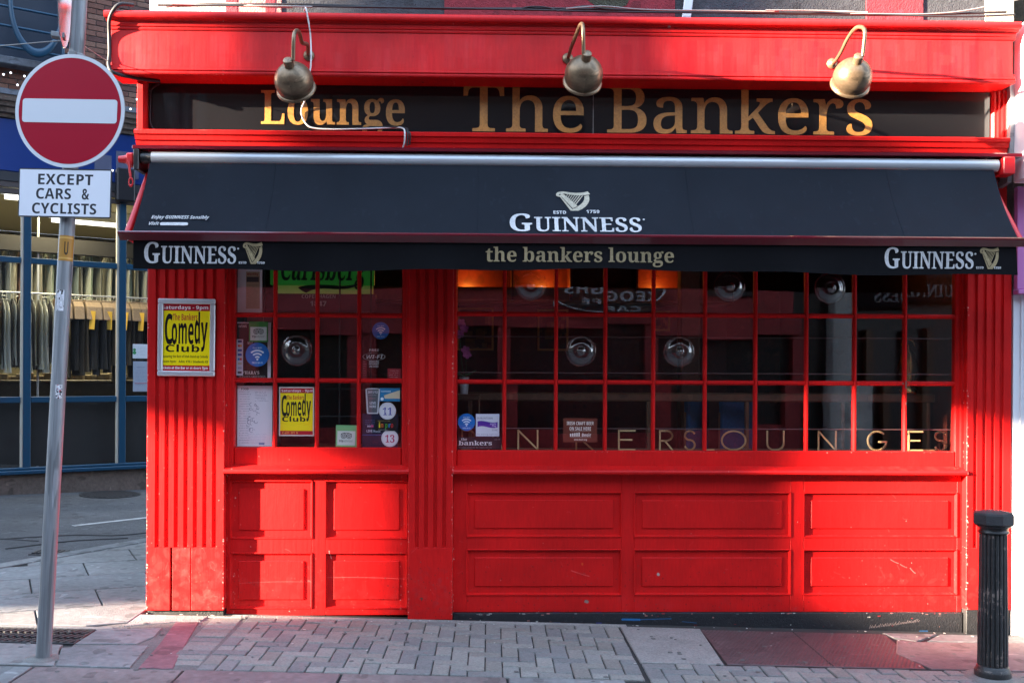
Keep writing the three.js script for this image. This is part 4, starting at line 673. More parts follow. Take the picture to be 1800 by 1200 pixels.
{ // window guard of black bars
  const g = thing('window_guard', 'black iron bars close behind the poster window', 'window guard');
  for (const x of [-1.882, -1.753, -1.22, -1.0]) mesh('bar', rod([x, 1.03, -0.19], [x, 2.6, -0.19], x < -1.7 ? 0.009 : 0.006, 10), M.bar, g);
  for (const y of [1.555, 1.36]) mesh('crossbar', bx(-1.93, -0.77, y - 0.005, y + 0.005, -0.198, -0.19), M.bar, g);
  for (const y of [1.985, 1.24]) mesh('crossbar', bx(-1.93, -1.6, y - 0.004, y + 0.004, -0.198, -0.19), M.bar, g);
  mesh('lock', bx(-1.915, -1.88, 1.26, 1.295, -0.198, -0.178), M.bar, g);
}
{ const s = tag(mesh('shoulder_bag', lathe([[0, 0], [0.07, 0], [0.085, 0.03], [0.085, 0.16], [0.07, 0.22], [0.05, 0.24], [0, 0.24]], 24), std(lin(0.012, 0.012, 0.015), 0.35)), 'dark bag leaning beside the white menu sheet', 'bag'); s.scale.set(0.6, 1, 0.5); s.position.set(-1.69, 1.148, -0.26); }
const windowBed = tag(mesh('window_bed', [bx(-1.97, -0.72, 1.02, 1.145, -0.55, -0.135), bx(-1.97, -0.72, 0.0, 1.02, -0.55, -0.16)], M.wood), 'wooden window bed behind the narrow poster window', 'window bed');
tag(mesh('window_bed', [bx(-0.40, 3.18, 1.02, 1.118, -0.5, -0.135), bx(-0.40, 3.18, 0.0, 1.02, -0.5, -0.16)], M.wood), 'wooden window bed behind the wide window under the cut-out letters', 'window bed');
{ // letters of thin strip standing on the window bed
  const g = thing('letter_row', 'thin gold strip letters spelling the pub name along the window bottom', 'letters', [0, 1.123, -0.2]);
  const arcP = (cx, cy, rx, ry, a0, a1, n = 12) => Array.from({ length: n + 1 }, (_, i) => { const a = (a0 + (a1 - a0) * i / n) * Math.PI / 180; return [cx + rx * Math.cos(a), cy + ry * Math.sin(a)]; });
  const L = { B: [[[0, 0], [0, 1], ...arcP(0.4, 0.76, 0.5, 0.24, 90, -90), [0, 0.52]], [[0, 0.52], ...arcP(0.45, 0.26, 0.55, 0.26, 90, -90), [0, 0]]], A: [[[0, 0], [0.5, 1], [1, 0]], [[0.2, 0.38], [0.8, 0.38]]], N: [[[0, 0], [0, 1], [1, 0], [1, 1]]], K: [[[0, 0], [0, 1]], [[1, 1], [0, 0.45]], [[0.25, 0.58], [1, 0]]], E: [[[1, 1], [0, 1], [0, 0], [1, 0]], [[0, 0.52], [0.8, 0.52]]], R: [[[0, 0], [0, 1], ...arcP(0.5, 0.74, 0.5, 0.26, 90, -90), [0, 0.48]], [[0.4, 0.48], [1, 0]]], S: [[...arcP(0.5, 0.76, 0.48, 0.24, 30, 250), ...arcP(0.5, 0.26, 0.48, 0.26, 80, -160)]], L: [[[0, 1], [0, 0], [1, 0]]], O: [arcP(0.5, 0.5, 0.5, 0.5, 0, 360, 28)], U: [[[0, 1], [0, 0.35], ...arcP(0.5, 0.35, 0.5, 0.35, 180, 360), [1, 0.35], [1, 1]]], G: [[...arcP(0.5, 0.5, 0.5, 0.5, 50, 330, 24), [0.98, 0.45], [0.6, 0.45]]] };
  for (const [k, x0, x1] of [['B', -0.35, -0.254], ['A', -0.16, -0.065], ['N', 0.05, 0.188], ['K', 0.464, 0.581], ['E', 0.769, 0.883], ['R', 1.063, 1.152], ['S', 1.242, 1.315], ['L', 1.385, 1.45], ['O', 1.508, 1.679], ['U', 1.835, 1.954], ['N', 2.205, 2.331], ['G', 2.562, 2.698], ['E', 2.859, 2.958], ['S', 3.049, 3.131]]) {
    const t = [];
    for (const line of L[k]) for (let i = 0; i + 1 < line.length; i++) { const [a, b] = line[i], [c, d] = line[i + 1], A = [x0 + a * (x1 - x0), b * 0.135], B = [x0 + c * (x1 - x0), d * 0.135], len = Math.hypot(B[0] - A[0], B[1] - A[1]); if (len > 1e-5) t.push(bx(-len / 2 - 0.005, len / 2 + 0.005, -0.006, 0.006, -0.004, 0.004, 0.001).rotateZ(Math.atan2(B[1] - A[1], B[0] - A[0])).translate((A[0] + B[0]) / 2, (A[1] + B[1]) / 2 + 0.006, 0)); }
    mesh('letter', t, M.letterBar, g);
  }
  mesh('base_strip', bx(-0.38, 3.14, -0.004, 0.012, -0.02, -0.006), M.wood, g);
}
for (const [y, label] of [[1.93, 'uppermost thin dark rail across the wide window'], [1.675, 'middle thin dark rail across the wide window'], [1.281, 'lowest thin dark rail across the wide window, just above the strip letters']]) tag(mesh('window_rail', rod([-0.39, y, -0.15], [3.14, y, -0.15], 0.004, 8), std(lin(0.10, 0.05, 0.05), 0.5)), label, 'rail', 'rails across the wide window');
{ // bench back seen through the wide window
  const g = thing('bench', 'dark wooden bench back with upright posts behind the wide window', 'bench', [0, 0, 0]);
  mesh('top_rail', bx(-0.39, 3.2, 1.465, 1.53, -0.58, -0.53, 0.01), M.wood, g);
  for (const x of [-0.3, 1.035, 1.777, 2.5, 3.15]) mesh('post', bx(x - 0.014, x + 0.014, -0.12, 1.465, -0.575, -0.535, 0.004), M.wood, g);
  mesh('seat', bx(-0.39, 3.2, 0.40, 0.44, -1.1, -0.58, 0.01), M.wood, g);
}
tag(mesh('wooden_column', [bx(1.40, 1.56, -0.12, 2.86, -1.36, -1.2, 0.012), bx(1.37, 1.59, -0.12, 0.3, -1.39, -1.17, 0.01)], M.wood), 'square brown wooden column inside the bar between the blue chairs', 'column');
{ const g = thing('golden_object', 'small golden object standing on the bench rail behind the last letters', 'lantern', [3.0, 1.53, -0.555]);  // small golden shape, built as a polished body with a handle
  mesh('body', lathe([[0, 0], [0.06, 0], [0.066, 0.02], [0.04, 0.05], [0.062, 0.14], [0.07, 0.22], [0.05, 0.30], [0.02, 0.33], [0.012, 0.37], [0, 0.38]], 28), std(lin(0.5, 0.34, 0.12), 0.25, { metalness: 0.9 }), g);
  mesh('handle', new THREE.TorusGeometry(0.05, 0.005, 8, 24, Math.PI).translate(0, 0.36, 0), std(lin(0.5, 0.34, 0.12), 0.25, { metalness: 0.9 }), g); }
{ // chairs with blue backs further in
  const blueCloth = std(lin(0.015, 0.09, 0.26), 0.8, { map: grain, bumpMap: weave, bumpScale: 0.001 });
  for (const [x, turn, label] of [[1.32, 0.9, 'narrow-looking blue chair back turned side-on behind the bench'], [1.68, 0.5, 'broad blue chair back facing the bench, past the brown column']]) {
    const g = thing('upholstered_chair', label, 'chair', [x, -0.12, -0.95]); g.rotation.y = turn;
    mesh('seat', bx(-0.18, 0.18, 0.46, 0.54, -0.18, 0.18, 0.02), blueCloth, g); mesh('backrest', bx(-0.17, 0.17, 0.95, 1.62, 0.15, 0.2, 0.02), blueCloth, g);
    for (const sx of [-1, 1]) for (const sz of [-1, 1]) mesh('leg', rod([sx * 0.16, 0, sz * 0.16], [sx * 0.16, sz > 0 ? 1.5 : 0.47, sz * 0.165], 0.014), M.wood, g);
  }
}
{ // orchid in a metal pot
  const g = thing('orchid', 'pink orchid in a silver metal pot behind the wide window', 'plant', [-0.34, 1.52, -0.30]);
  mesh('pot', lathe([[0, 0], [0.027, 0], [0.036, 0.115], [0.039, 0.118], [0.036, 0.122], [0.032, 0.11], [0, 0.105]], 28), M.steel, g);
  mesh('stem', [tube([[0, 0.1, 0], [-0.02, 0.25, 0], [-0.03, 0.4, 0], [-0.01, 0.5, 0.02]], 0.003, 20, 6), tube([[0.004, 0.1, 0], [0.015, 0.2, 0], [0.005, 0.3, 0.01]], 0.003, 20, 6)], std(lin(0.04, 0.07, 0.02), 0.6), g);
  const petal = (() => { const s = new THREE.Shape(); s.moveTo(0, 0); s.bezierCurveTo(0.016, 0.006, 0.02, 0.026, 0, 0.034); s.bezierCurveTo(-0.02, 0.026, -0.016, 0.006, 0, 0); const q = new THREE.ShapeGeometry(s, 6), p = q.attributes.position; for (let i = 0; i < p.count; i++) p.setZ(i, 0.25 * p.getY(i) - 12 * p.getX(i) ** 2); q.computeVertexNormals(); return q; })(), pm = std(lin(0.42, 0.10, 0.32), 0.7, { side: THREE.DoubleSide });
  for (const [x, y] of [[-0.022, 0.51], [0.0, 0.47], [-0.03, 0.43], [0.01, 0.315], [0.022, 0.285]]) mesh('flower', merge([0, 1, 2, 3, 4].map((k) => petal.clone().rotateZ(k * 1.257 + x * 30).translate(x, y, 0.025))), pm, g);
  for (const s of [-1, 1]) { const lf = new THREE.SphereGeometry(1, 12, 8); lf.scale(0.055, 0.008, 0.018); lf.rotateZ(s * 0.5).translate(s * 0.04, 0.145, 0); mesh('leaf', lf, std(lin(0.03, 0.08, 0.02), 0.5), g); }
  tag(mesh('plant_shelf', [bx(-0.40, -0.22, 1.508, 1.519, -0.37, -0.23), bx(-0.40, -0.39, 1.11, 1.507, -0.36, -0.24), bx(-0.235, -0.225, 1.118, 1.507, -0.36, -0.24)], M.wood), 'small wooden stand under the orchid pot', 'stand');
}
{ // picture partition, and unseen amber lamps placed for the warm glow on it
  tag(mesh('partition', [bx(-1.4, 2.2, -0.12, 2.86, -3.1, -3.0), bx(-1.4, 2.2, 1.62, 1.66, -2.999, -2.97)], M.panelWood), 'dark red panelled partition inside the bar', 'partition');
  const art = (k) => canvas(128, 170, (c, w, h) => { c.fillStyle = '#3a2a1c'; c.fillRect(0, 0, w, h); for (let i = 0; i < 30; i++) { c.globalAlpha = 0.5; c.fillStyle = ['#8a6a34', '#5c2e1e', '#b08a4a', '#2c2018'][(i + k) % 4]; c.fillRect(rr(0, w), rr(0, h), rr(8, 40), rr(8, 50)); } c.globalAlpha = 1; });
  [[-0.476, -0.117, 1.90, 2.32, 'gilt framed picture on the red partition, the largest'], [0.314, 0.619, 1.90, 2.31, 'gilt framed picture in the middle of the red partition'], [1.449, 1.627, 2.10, 2.30, 'smallest gilt framed picture on the red partition']].forEach(([x0, x1, y0, y1, label], k) => {
    const g = thing('framed_picture', label, 'picture', [(x0 + x1) / 2, (y0 + y1) / 2, -2.96]), w = (x1 - x0) / 2, h = (y1 - y0) / 2;
    mesh('frame', [bx(-w, w, h - 0.02, h, -0.008, 0.012), bx(-w, w, -h, -h + 0.02, -0.008, 0.012), bx(-w, -w + 0.02, -h + 0.02, h - 0.02, -0.008, 0.0115), bx(w - 0.02, w, -h + 0.02, h - 0.02, -0.008, 0.0115)], M.goldFrame, g);
    mesh('picture', new THREE.PlaneGeometry(2 * w - 0.03, 2 * h - 0.03), print(art(k)), g);
  });
  tag(mesh('glow_screen_shelf', [bx(-1.39, 2.19, 2.345, 2.375, -2.999, -2.66, 0.006), bx(-1.39, 2.19, 2.376, 2.50, -2.68, -2.66, 0.004)], std(lin(0.30, 0.13, 0.045), 0.4, { map: blotch })), 'wooden high shelf placed to hide the unseen amber lamps inside the bar', 'shelf');  // shelf and lip placed to hide the lamps and hold back their glow
  for (const x of [-0.72, 0.06, 0.62, 1.25, 1.72]) tag(mesh('glow_divider', bx(x - 0.012, x + 0.012, 2.376, 2.859, -2.999, -2.62, 0.003), M.panelWood), 'dark upright divider placed to break up the amber glow inside the bar', 'divider', 'dividers that break up the amber glow');  // uprights placed to split the warm glow into patches
  for (const [x, power, label] of [[-0.38, 0.08, 'unseen amber lamp placed to light the partition over the largest picture'], [0.36, 0.06, 'unseen amber lamp placed to light the partition over the middle picture'], [1.50, 0.05, 'unseen amber lamp placed to light the partition over the smallest picture']]) {  // out of view behind the lip, placed for the orange glow above
    const g = thing('unseen_amber_lamp', label, 'lamp', [x, 2.376, -2.82], 'unseen amber lamps behind the shelf lip');
    mesh('glass_shade', new THREE.SphereGeometry(0.05, 20, 14).scale(0.8, 0.8, 0.8).translate(0, 0.066, 0), std(lin(0.8, 0.45, 0.15), 0.4, { emissive: new THREE.Color(1, 0.5, 0.15), emissiveIntensity: 0.16 }), g);
    mesh('base', lathe([[0, 0], [0.045, 0], [0.045, 0.012], [0.02, 0.022], [0.018, 0.032], [0, 0.032]], 20), M.brass, g);
    const l = new THREE.PointLight(0xff8a30, power); l.position.set(0, 0.12, 0.0); l.castShadow = true; l.shadow.radius = 2.5; g.add(l);
  }
}

// ================================================================ SIGN POST AND BOLLARD
{
  const p = thing('traffic_sign_post', 'leaning galvanised post with a red no entry disc and a white plate', 'sign post', [-2.706, gy(-2.706), 1.15]);
  p.rotation.z = -0.0502; p.rotation.x = 0.0;
  mesh('pole', rod([0, -0.1, 0], [0, 4.6, 0], 0.0415, 28), M.galv, p);
  mesh('cement_collar', lathe([[0.043, 0.012], [0.06, 0.008], [0.1, 0.0], [0.1, -0.02], [0.043, -0.02]], 24), concrete, p);
  const d = sub('no_entry_disc', p, [0.012, 3.118, 0.075]); d.rotation.z = 0.018; d.rotation.y = -0.1;
  const redSheet = phys(lin(0.34, 0.006, 0.024), 0.35, { specularIntensity: 0.35, bumpMap: grit, bumpScale: 0.0003 }), whiteSheet = std(lin(0.60, 0.63, 0.66), 0.4);
  mesh('back_plate', new THREE.CylinderGeometry(0.322, 0.322, 0.006, 72).rotateX(Math.PI / 2), M.galv, d);
  mesh('rim', new THREE.RingGeometry(0.301, 0.3215, 96, 1).translate(0, 0, 0.0042), whiteSheet, d);
  mesh('red_field', new THREE.CircleGeometry(0.3, 96).translate(0, 0, 0.0045), redSheet, d);
  const r = (w, h, q) => { const s = new THREE.Shape(); s.moveTo(-w + q, -h); s.lineTo(w - q, -h); s.quadraticCurveTo(w, -h, w, -h + q); s.lineTo(w, h - q); s.quadraticCurveTo(w, h, w - q, h); s.lineTo(-w + q, h); s.quadraticCurveTo(-w, h, -w, h - q); s.lineTo(-w, -h + q); s.quadraticCurveTo(-w, -h, -w + q, -h); return s; };
  mesh('white_bar', alongZ(r(0.278, 0.067, 0.02), 0.005, 0.0062), whiteSheet, d);
  const q = sub('plate', p, [0.006, 2.654, 0.07]); q.rotation.z = 0.028; q.rotation.y = -0.06;
  mesh('plate_edge', alongZ(r(0.268, 0.138, 0.014), -0.004, 0.0), std(lin(0.03, 0.03, 0.033), 0.5), q);
  const face = canvas(1024, 528, (c, w, h) => { c.fillStyle = '#dfe2e8'; c.fillRect(0, 0, w, h); for (let k = 0; k < 300; k++) { c.globalAlpha = rr(0.02, 0.08); c.fillStyle = '#8088a0'; c.fillRect(rr(0, w), rr(0, h), rr(1, 40), rr(1, 3)); } c.globalAlpha = 1; const T = (s, x0, x1, y) => { c.save(); c.translate(x0, y); c.font = 'bold 168px sans-serif'; const m = c.measureText(s).width; c.scale((x1 - x0) / m, 1); c.fillStyle = '#23262e'; c.fillText(s, 0, 0); c.restore(); }; c.font = 'bold 190px sans-serif'; T('EXCEPT', 190, 832, 168); T('CARS', 178, 590, 332); T('&', 700, 790, 332); T('CYCLISTS', 136, 880, 500); });
  const pf = mesh('plate_face', new THREE.PlaneGeometry(0.522, 0.262), std(0xffffff, 0.4, { map: face }), q); pf.position.z = 0.0012;
  for (const y of [3.45, 2.93, 2.74, 2.58]) mesh('clamp', [lathe([[0.0425, -0.014], [0.047, -0.014], [0.047, 0.014], [0.0425, 0.014]], 28).translate(0, y, 0), bx(-0.02, 0.02, y - 0.012, y + 0.012, 0.04, 0.068)], M.galv, p);
  // a second disc above, seen almost edge-on with its bare metal back turned this way
  const e = sub('second_disc', p, [-0.075, 3.80, 0.02]); e.rotation.y = 1.85;
  mesh('back_plate', new THREE.CylinderGeometry(0.30, 0.30, 0.005, 64).rotateX(Math.PI / 2), std(lin(0.62, 0.64, 0.66), 0.22, { metalness: 0.85 }), e);
  mesh('clamp', bx(-0.03, 0.03, -0.26, -0.23, -0.06, 0.012), M.galv, e);
  // stickers wrapped on the pole
  const wrap = (y0, y1, a0, a1, t, nm) => { const g = new THREE.CylinderGeometry(0.0421, 0.0421, y1 - y0, 24, 1, true, a0, a1 - a0).translate(0, (y0 + y1) / 2, 0); mesh(nm, g, std(0xffffff, 0.5, { map: t, side: THREE.DoubleSide }), p); };
  wrap(2.275, 2.42, -0.7, 1.6, canvas(256, 256, (c, w, h) => { c.fillStyle = '#a8782c'; c.fillRect(0, 0, w, h); c.fillStyle = '#c89c50'; c.fillRect(0, h * 0.06, w, h * 0.06); c.fillRect(0, h * 0.86, w, h * 0.06); txt(c, 'U', w * 0.34, h * 0.76, w * 0.3, h * 0.72, '#3c2a14'); }), 'sticker');
  const torn = (k) => canvas(128, 160, (c, w, h) => { c.fillStyle = '#c6c6c8'; c.fillRect(0, 0, w, h); for (let i = 0; i < 40; i++) { c.fillStyle = ['#e8e8ea', '#16161a', '#8c8f98', k ? '#b04a58' : '#d8d8dc'][Math.floor(rr(0, 4))]; c.fillRect(rr(0, w), rr(0, h), rr(6, 40), rr(6, 26)); } });
  wrap(1.99, 2.11, -0.5, 0.5, torn(0), 'torn_sticker'); wrap(1.49, 1.57, 0.0, 0.9, torn(1), 'torn_sticker');
}
{
  const b = thing('bollard', 'black fluted cast iron bollard with a broad flat cap', 'bollard', [2.83, gy(2.83), 1.08]);
  const pts = [], n = 20; for (let i = 0; i < n * 6; i++) { const a = i / (n * 6) * Math.PI * 2, f = Math.abs(Math.sin(a * n / 2)); const r = 0.070 + 0.010 * Math.pow(f, 0.6); pts.push([r * Math.cos(a), r * Math.sin(a)]); }
  const shaft = alongY(pts, 0.075, 0.85), pp = shaft.attributes.position; for (let i = 0; i < pp.count; i++) { const k = 1.06 - 0.09 * (pp.getY(i) - 0.075) / 0.775; pp.setX(i, pp.getX(i) * k); pp.setZ(i, pp.getZ(i) * k); } shaft.computeVertexNormals();
  const worn = data(512, (u, v, i, j) => { const f = fbm(u * 14, v * 14, 14, 4), q = fbm(u * 60, v * 60, 60, 2), chipped = f > 0.66 && q > 0.45; return chipped ? [0.34 + 0.2 * q, 0.31 + 0.17 * q, 0.29 + 0.15 * q] : 0.11 + 0.08 * q + 0.05 * f; }, 0.9, true);
  const ironWorn = phys(0xffffff, 0.45, { map: worn, bumpMap: grit, bumpScale: 0.002, clearcoat: 0.3, clearcoatRoughness: 0.35 });
  mesh('shaft', shaft, ironWorn, b);
  mesh('mortar_ring', lathe([[0.1, 0.012], [0.13, 0.008], [0.17, 0.001], [0.17, -0.03], [0.1, -0.03]], 14), concrete, b);
  mesh('base', lathe([[0.0, -0.05], [0.102, -0.05], [0.102, 0.04], [0.094, 0.052], [0.09, 0.066], [0.082, 0.076], [0, 0.076]], 40), ironWorn, b);
  mesh('neck_ring', lathe([[0, 0.85], [0.078, 0.85], [0.086, 0.856], [0.086, 0.866], [0.078, 0.872], [0.082, 0.884], [0.098, 0.897], [0.1, 0.905], [0, 0.905]], 40), M.blackIron, b);
  const cap = lathe([[0, 0.905], [0.11, 0.905], [0.116, 0.912], [0.116, 0.965], [0.108, 0.977], [0.06, 0.986], [0, 0.988]], 8); mesh('cap', flat(cap), std(lin(0.05, 0.05, 0.053), 0.55, { map: blotch, bumpMap: grit, bumpScale: 0.004, flatShading: true }), b);
}

// ================================================================ NEIGHBOUR ON THE RIGHT
{
  const g = thing('neighbour_shopfront', 'white shopfront with pink boarding and a white box sign, next to the pub', 'shopfront');
  mesh('wall', bx(3.72, 9, -0.4, 9, -5, -0.02), M.stuccoCream, g);
  mesh('box_sign', bx(3.44, 6.5, 2.99, 4.06, 0.12, 0.33, 0.01), M.whitePaint, g);
  mesh('sign_frame', bx(3.52, 6.4, 3.06, 3.94, 0.325, 0.336, 0.003), M.cableGrey, g);
  mesh('sign_face', bx(3.545, 6.38, 3.08, 3.92, 0.327, 0.340, 0.003), M.whitePaint, g);
  mesh('sign_stripe', bx(3.57, 6.36, 3.3, 3.52, 0.3385, 0.342, 0.001), std(lin(0.4, 0.12, 0.5), 0.4), g);
  mesh('sign_return', alongX([[-0.02, 2.98], [0.11, 3.0], [0.14, 3.2], [0.15, 3.55], [0.1, 3.9], [-0.02, 3.95]], 3.408, 3.438), M.galv, g);
  for (let k = 0; k < 14; k++) mesh('board', bx(3.512 + k * 0.14, 3.648 + k * 0.14, 2.27, 2.985, 0.0, 0.05 + 0.002 * (k % 2), 0.004), M.pink, g);
  mesh('ledge', bx(3.505, 6, 2.235, 2.268, 0.0, 0.075, 0.005), M.pink, g);
  const prof = []; let x = 3.512; const Z = [[0, 0.0], [0.045, 0.0], [0.05, 0.012], [0.075, 0.012], [0.08, 0.028], [0.15, 0.03], [0.155, 0.01], [0.2, 0.01]]; for (const [a, z] of Z) prof.push([x + a, z]);
  mesh('door_jamb', alongY([[x, -0.1], ...[], [x + 0.2, -0.1], ...prof.reverse()], -0.2, 2.234), M.whitePaint, g);
  mesh('door', bx(3.713, 5.6, -0.25, 2.234, -0.1, -0.03), M.whitePaint, g);
}

// ================================================================ BLUE SHOP ACROSS THE SIDE STREET (its own axes: x along the front, z towards the street)
const shopTurn = Math.atan2(0.561, 0.828), shopAt = [-6.46, 0, -6.19];
const inShop = (name, label, category, pos = [0, 0, 0], group) => { const c = Math.cos(shopTurn), s = Math.sin(shopTurn); const g = thing(name, label, category, [shopAt[0] + pos[0] * c + pos[2] * s, pos[1], shopAt[2] - pos[0] * s + pos[2] * c], group); g.rotation.y = shopTurn; return g; };
{
  const g = inShop('dry_cleaner_shop', 'dry cleaner shop with blue window frames and brick upper wall', 'shop');
  const x0 = -3.2, x1 = 3.4;
  mesh('stall_riser', bx(x0, x1, -0.1, 0.34, -0.3, 0.03, 0.01), M.stone, g);
  mesh('sill', [bx(x0, x1, 0.345, 0.395, -0.05, 0.10, 0.008), bx(x0, x1, 0.396, 0.43, -0.05, 0.05, 0.008)], M.blue, g);
  for (const x of [-2.1, -0.9, 0.305, 1.505, 2.7]) { mesh('mullion', bx(x - 0.045, x + 0.045, 0.43, 4.13, -0.05, 0.03, 0.006), M.blue, g); mesh('mullion_lining', bx(x - 0.075, x - 0.046, 0.43, 4.13, -0.05, 0.006, 0.003), M.beige, g); }
  const xs = [-3.2, -2.1, -0.9, 0.305, 1.505, 2.7, 3.4], ys = [0.43, 1.275, 1.35, 3.09, 3.165, 4.13];
  for (let i = 0; i + 1 < xs.length; i++) {
    const a = xs[i] + 0.045, b = xs[i + 1] - 0.076;
    mesh('transom', bx(a, b, 1.272, 1.352, -0.05, 0.026, 0.006), M.blue, g); mesh('transom', bx(a, b, 3.09, 3.168, -0.05, 0.026, 0.006), M.blue, g);
    for (const [c, d] of [[0.43, 1.272], [1.352, 3.09], [3.168, 4.13]]) { const p = mesh('pane', new THREE.PlaneGeometry(b - a, d - c), M.glass, g); p.position.set((a + b) / 2, (c + d) / 2, -0.02); }
  }
  mesh('lower_screen', bx(x0, x1, 0.43, 1.31, -0.16, -0.13), M.darkWall, g);
  mesh('head_beam', bx(x0, x1, 4.13, 4.26, -0.12, 0.06, 0.01), std(lin(0.02, 0.022, 0.028), 0.5), g);
  mesh('shutter_box', [bx(x0, x1, 4.06, 4.13, 0.0, 0.05), bx(x0, x1, 3.98, 4.045, 0.0, 0.03)], std(lin(0.05, 0.04, 0.04), 0.5), g);
  mesh('fascia', bx(x0, x1, 4.262, 4.94, -0.1, 0.06, 0.01), M.blueFascia, g);
  mesh('cornice', [alongX([[-0.1, 4.945], [0.09, 4.945], [0.1, 4.99], [0.15, 5.0], [0.16, 5.06], [0.2, 5.07], [0.21, 5.12], [0.25, 5.13], [0.26, 5.20], [-0.1, 5.20]], x0, x1)], M.stone, g);
  mesh('lead_flashing', alongX([[-0.1, 5.202], [0.275, 5.202], [0.275, 5.27], [0.05, 5.32], [-0.1, 5.32]], x0, x1), M.leadGrey, g);
  mesh('upper_beam', bx(x0, 0.95, 5.60, 5.70, -0.1, 0.22, 0.01), M.leadGrey, g);
  // ghost of removed letters and a projecting box
  mesh('old_sign_patch', [bx(1.12, 1.34, 4.30, 4.62, 0.058, 0.066), bx(1.40, 1.7, 4.34, 4.7, 0.058, 0.066)], std(lin(0.07, 0.08, 0.14), 0.5), g);
  mesh('projecting_box', bx(1.38, 1.62, 4.0, 4.45, 0.062, 0.20, 0.02), std(lin(0.01, 0.01, 0.014), 0.4), g);
  // room
  mesh('ceiling', bx(x0, x1, 4.26, 4.4, -6, -0.13), std(lin(0.62, 0.58, 0.38), 0.8), g);
  mesh('room_wall', [bx(x0, x1, 0, 4.26, -6.1, -6), bx(x0 - 0.1, x0, 0, 4.4, -6, -0.05), bx(x1, x1 + 0.1, 0, 4.4, -6, -0.05)], std(lin(0.20, 0.18, 0.11), 0.9, { map: blotch }), g);
  mesh('room_floor', bx(x0, x1, -0.05, 0.1, -6, -0.31), std(lin(0.1, 0.08, 0.06), 0.7), g);
  mesh('track_beam', bx(x0, x1, 3.34, 3.55, -0.95, -0.8), M.darkWall, g);
  // brick upper wall: mortar bed, then each brick
  mesh('wall_core', bx(x0, x1, 5.0, 9, -0.4, -0.012), M.mortar, g);
  const bt = [[0.20, 0.085, 0.06], [0.24, 0.11, 0.08], [0.165, 0.07, 0.055], [0.27, 0.14, 0.10], [0.14, 0.065, 0.055]].map((c) => std(lin(...c), 0.9, { map: grain, bumpMap: grit, bumpScale: 0.004 }));
  const bg = bx(-0.1025, 0.1025, -0.0325, 0.0325, -0.05, 0.0, 0.004), hb = bx(-0.049, 0.049, -0.0325, 0.0325, -0.05, 0.0, 0.004);
  const rest = [];
  for (let r = 0; r < 47; r++) for (let k = 0; k < 24; k++) {
    const y = 5.36 + r * 0.075, x = -2.4 + k * 0.215 + (r & 1) * 0.1075;
    const door = x > -0.75 && x < 0.80 && y > 5.72 && y < 8, near = y < 6.95 && x > -0.55 && x < 2.0;
    if (door || y > 8.9) continue;
    if (near && !(y > 5.58 && y < 5.74 && x < 0.95)) { const m = mesh('brick', bg, bt[Math.floor(rnd() * 5)], g); m.position.set(x, y, rr(-0.003, 0.002)); } else rest.push(bg.clone().translate(x, y, 0));
  }
  mesh('far_bricks', merge(rest), bt[0], g).userData.kind = 'stuff';
  mesh('doorway', bx(-0.75, 0.80, 5.70, 8, -0.011, -0.004), std(lin(0.006, 0.016, 0.035), 0.4), g);
  // blue balcony rail with a big ring
  const b = sub('balcony_rail', g, [0, 0, 0.30]);
  for (const y of [5.79, 6.055, 6.30]) mesh('rail', rod([-2.2, y, 0], [0.66, y, 0], 0.017, 12), M.blue, b);
  mesh('post', rod([0.67, 5.70, 0], [0.67, 7.0, 0], 0.022, 12), M.blue, b); mesh('post', rod([-0.5, 5.70, 0], [-0.5, 7.0, 0], 0.022, 12), M.blue, b);
  mesh('ring', new THREE.TorusGeometry(0.34, 0.032, 10, 64).scale(0.9, 1.85, 0.7).translate(0.35, 6.40, 0.015), M.blue, b);
  mesh('top_rail', bx(-2.2, 0.7, 6.99, 7.05, -0.03, 0.03, 0.01), M.blue, b);
  mesh('rail_bracket', bx(0.65, 0.69, 5.68, 5.72, -0.31, 0.02), M.blue, b);
}
for (const [x, y, z, label] of [[1.7, 4.05, -2.6, 'bright fluorescent tube high in the dry cleaner shop, over the clothes'], [0.7, 4.0, -0.42, 'fluorescent tube close behind the dry cleaner window, partly hidden, placed to light the garment rows']]) {  // second tube, mostly out of view, placed to light the garment fronts
  const g = inShop('fluorescent_tube', label, 'light', [x, y, z], 'shop ceiling tubes');
  mesh('tube', rod([-0.6, 0, 0], [0.6, 0, 0], 0.03, 12), std(0xffffff, 0.5, { emissive: new THREE.Color(1, 0.97, 0.82), emissiveIntensity: 0.3 }), g);
  mesh('batten', bx(-0.65, 0.65, 0.035, 0.2, -0.04, 0.04), M.whitePaint, g);
  const l = new THREE.RectAreaLight(0xffeebc, z < -1 ? 22 : 5, 1.2, 0.3); l.position.set(0, -0.04, 0); l.rotation.x = -Math.PI / 2; g.add(l);
}
{ const c = inShop('shop_counter', 'long dark counter with bundled paper under the hanging clothes of the dry cleaner', 'counter', [0, 0.1, -1.75]);
  mesh('front', bx(-3.0, 3.2, 0, 1.42, -0.5, 0, 0.01), std(lin(0.05, 0.042, 0.03), 0.6, { map: blotch }), c); mesh('top', bx(-3.0, 3.2, 1.42, 1.46, -0.55, 0.04, 0.008), std(lin(0.06, 0.05, 0.035), 0.5), c);
  for (let k = 0; k < 30; k++) { const m = mesh('paper_bundle', bx(-0.05, 0.05, 0, rr(0.05, 0.12), -0.15, 0.15, 0.01), std(lin(0.2, 0.165, 0.11), 0.9), c); m.position.set(-1 + k * 0.12, 1.46, -0.2); m.rotation.y = rr(-0.4, 0.4); } }
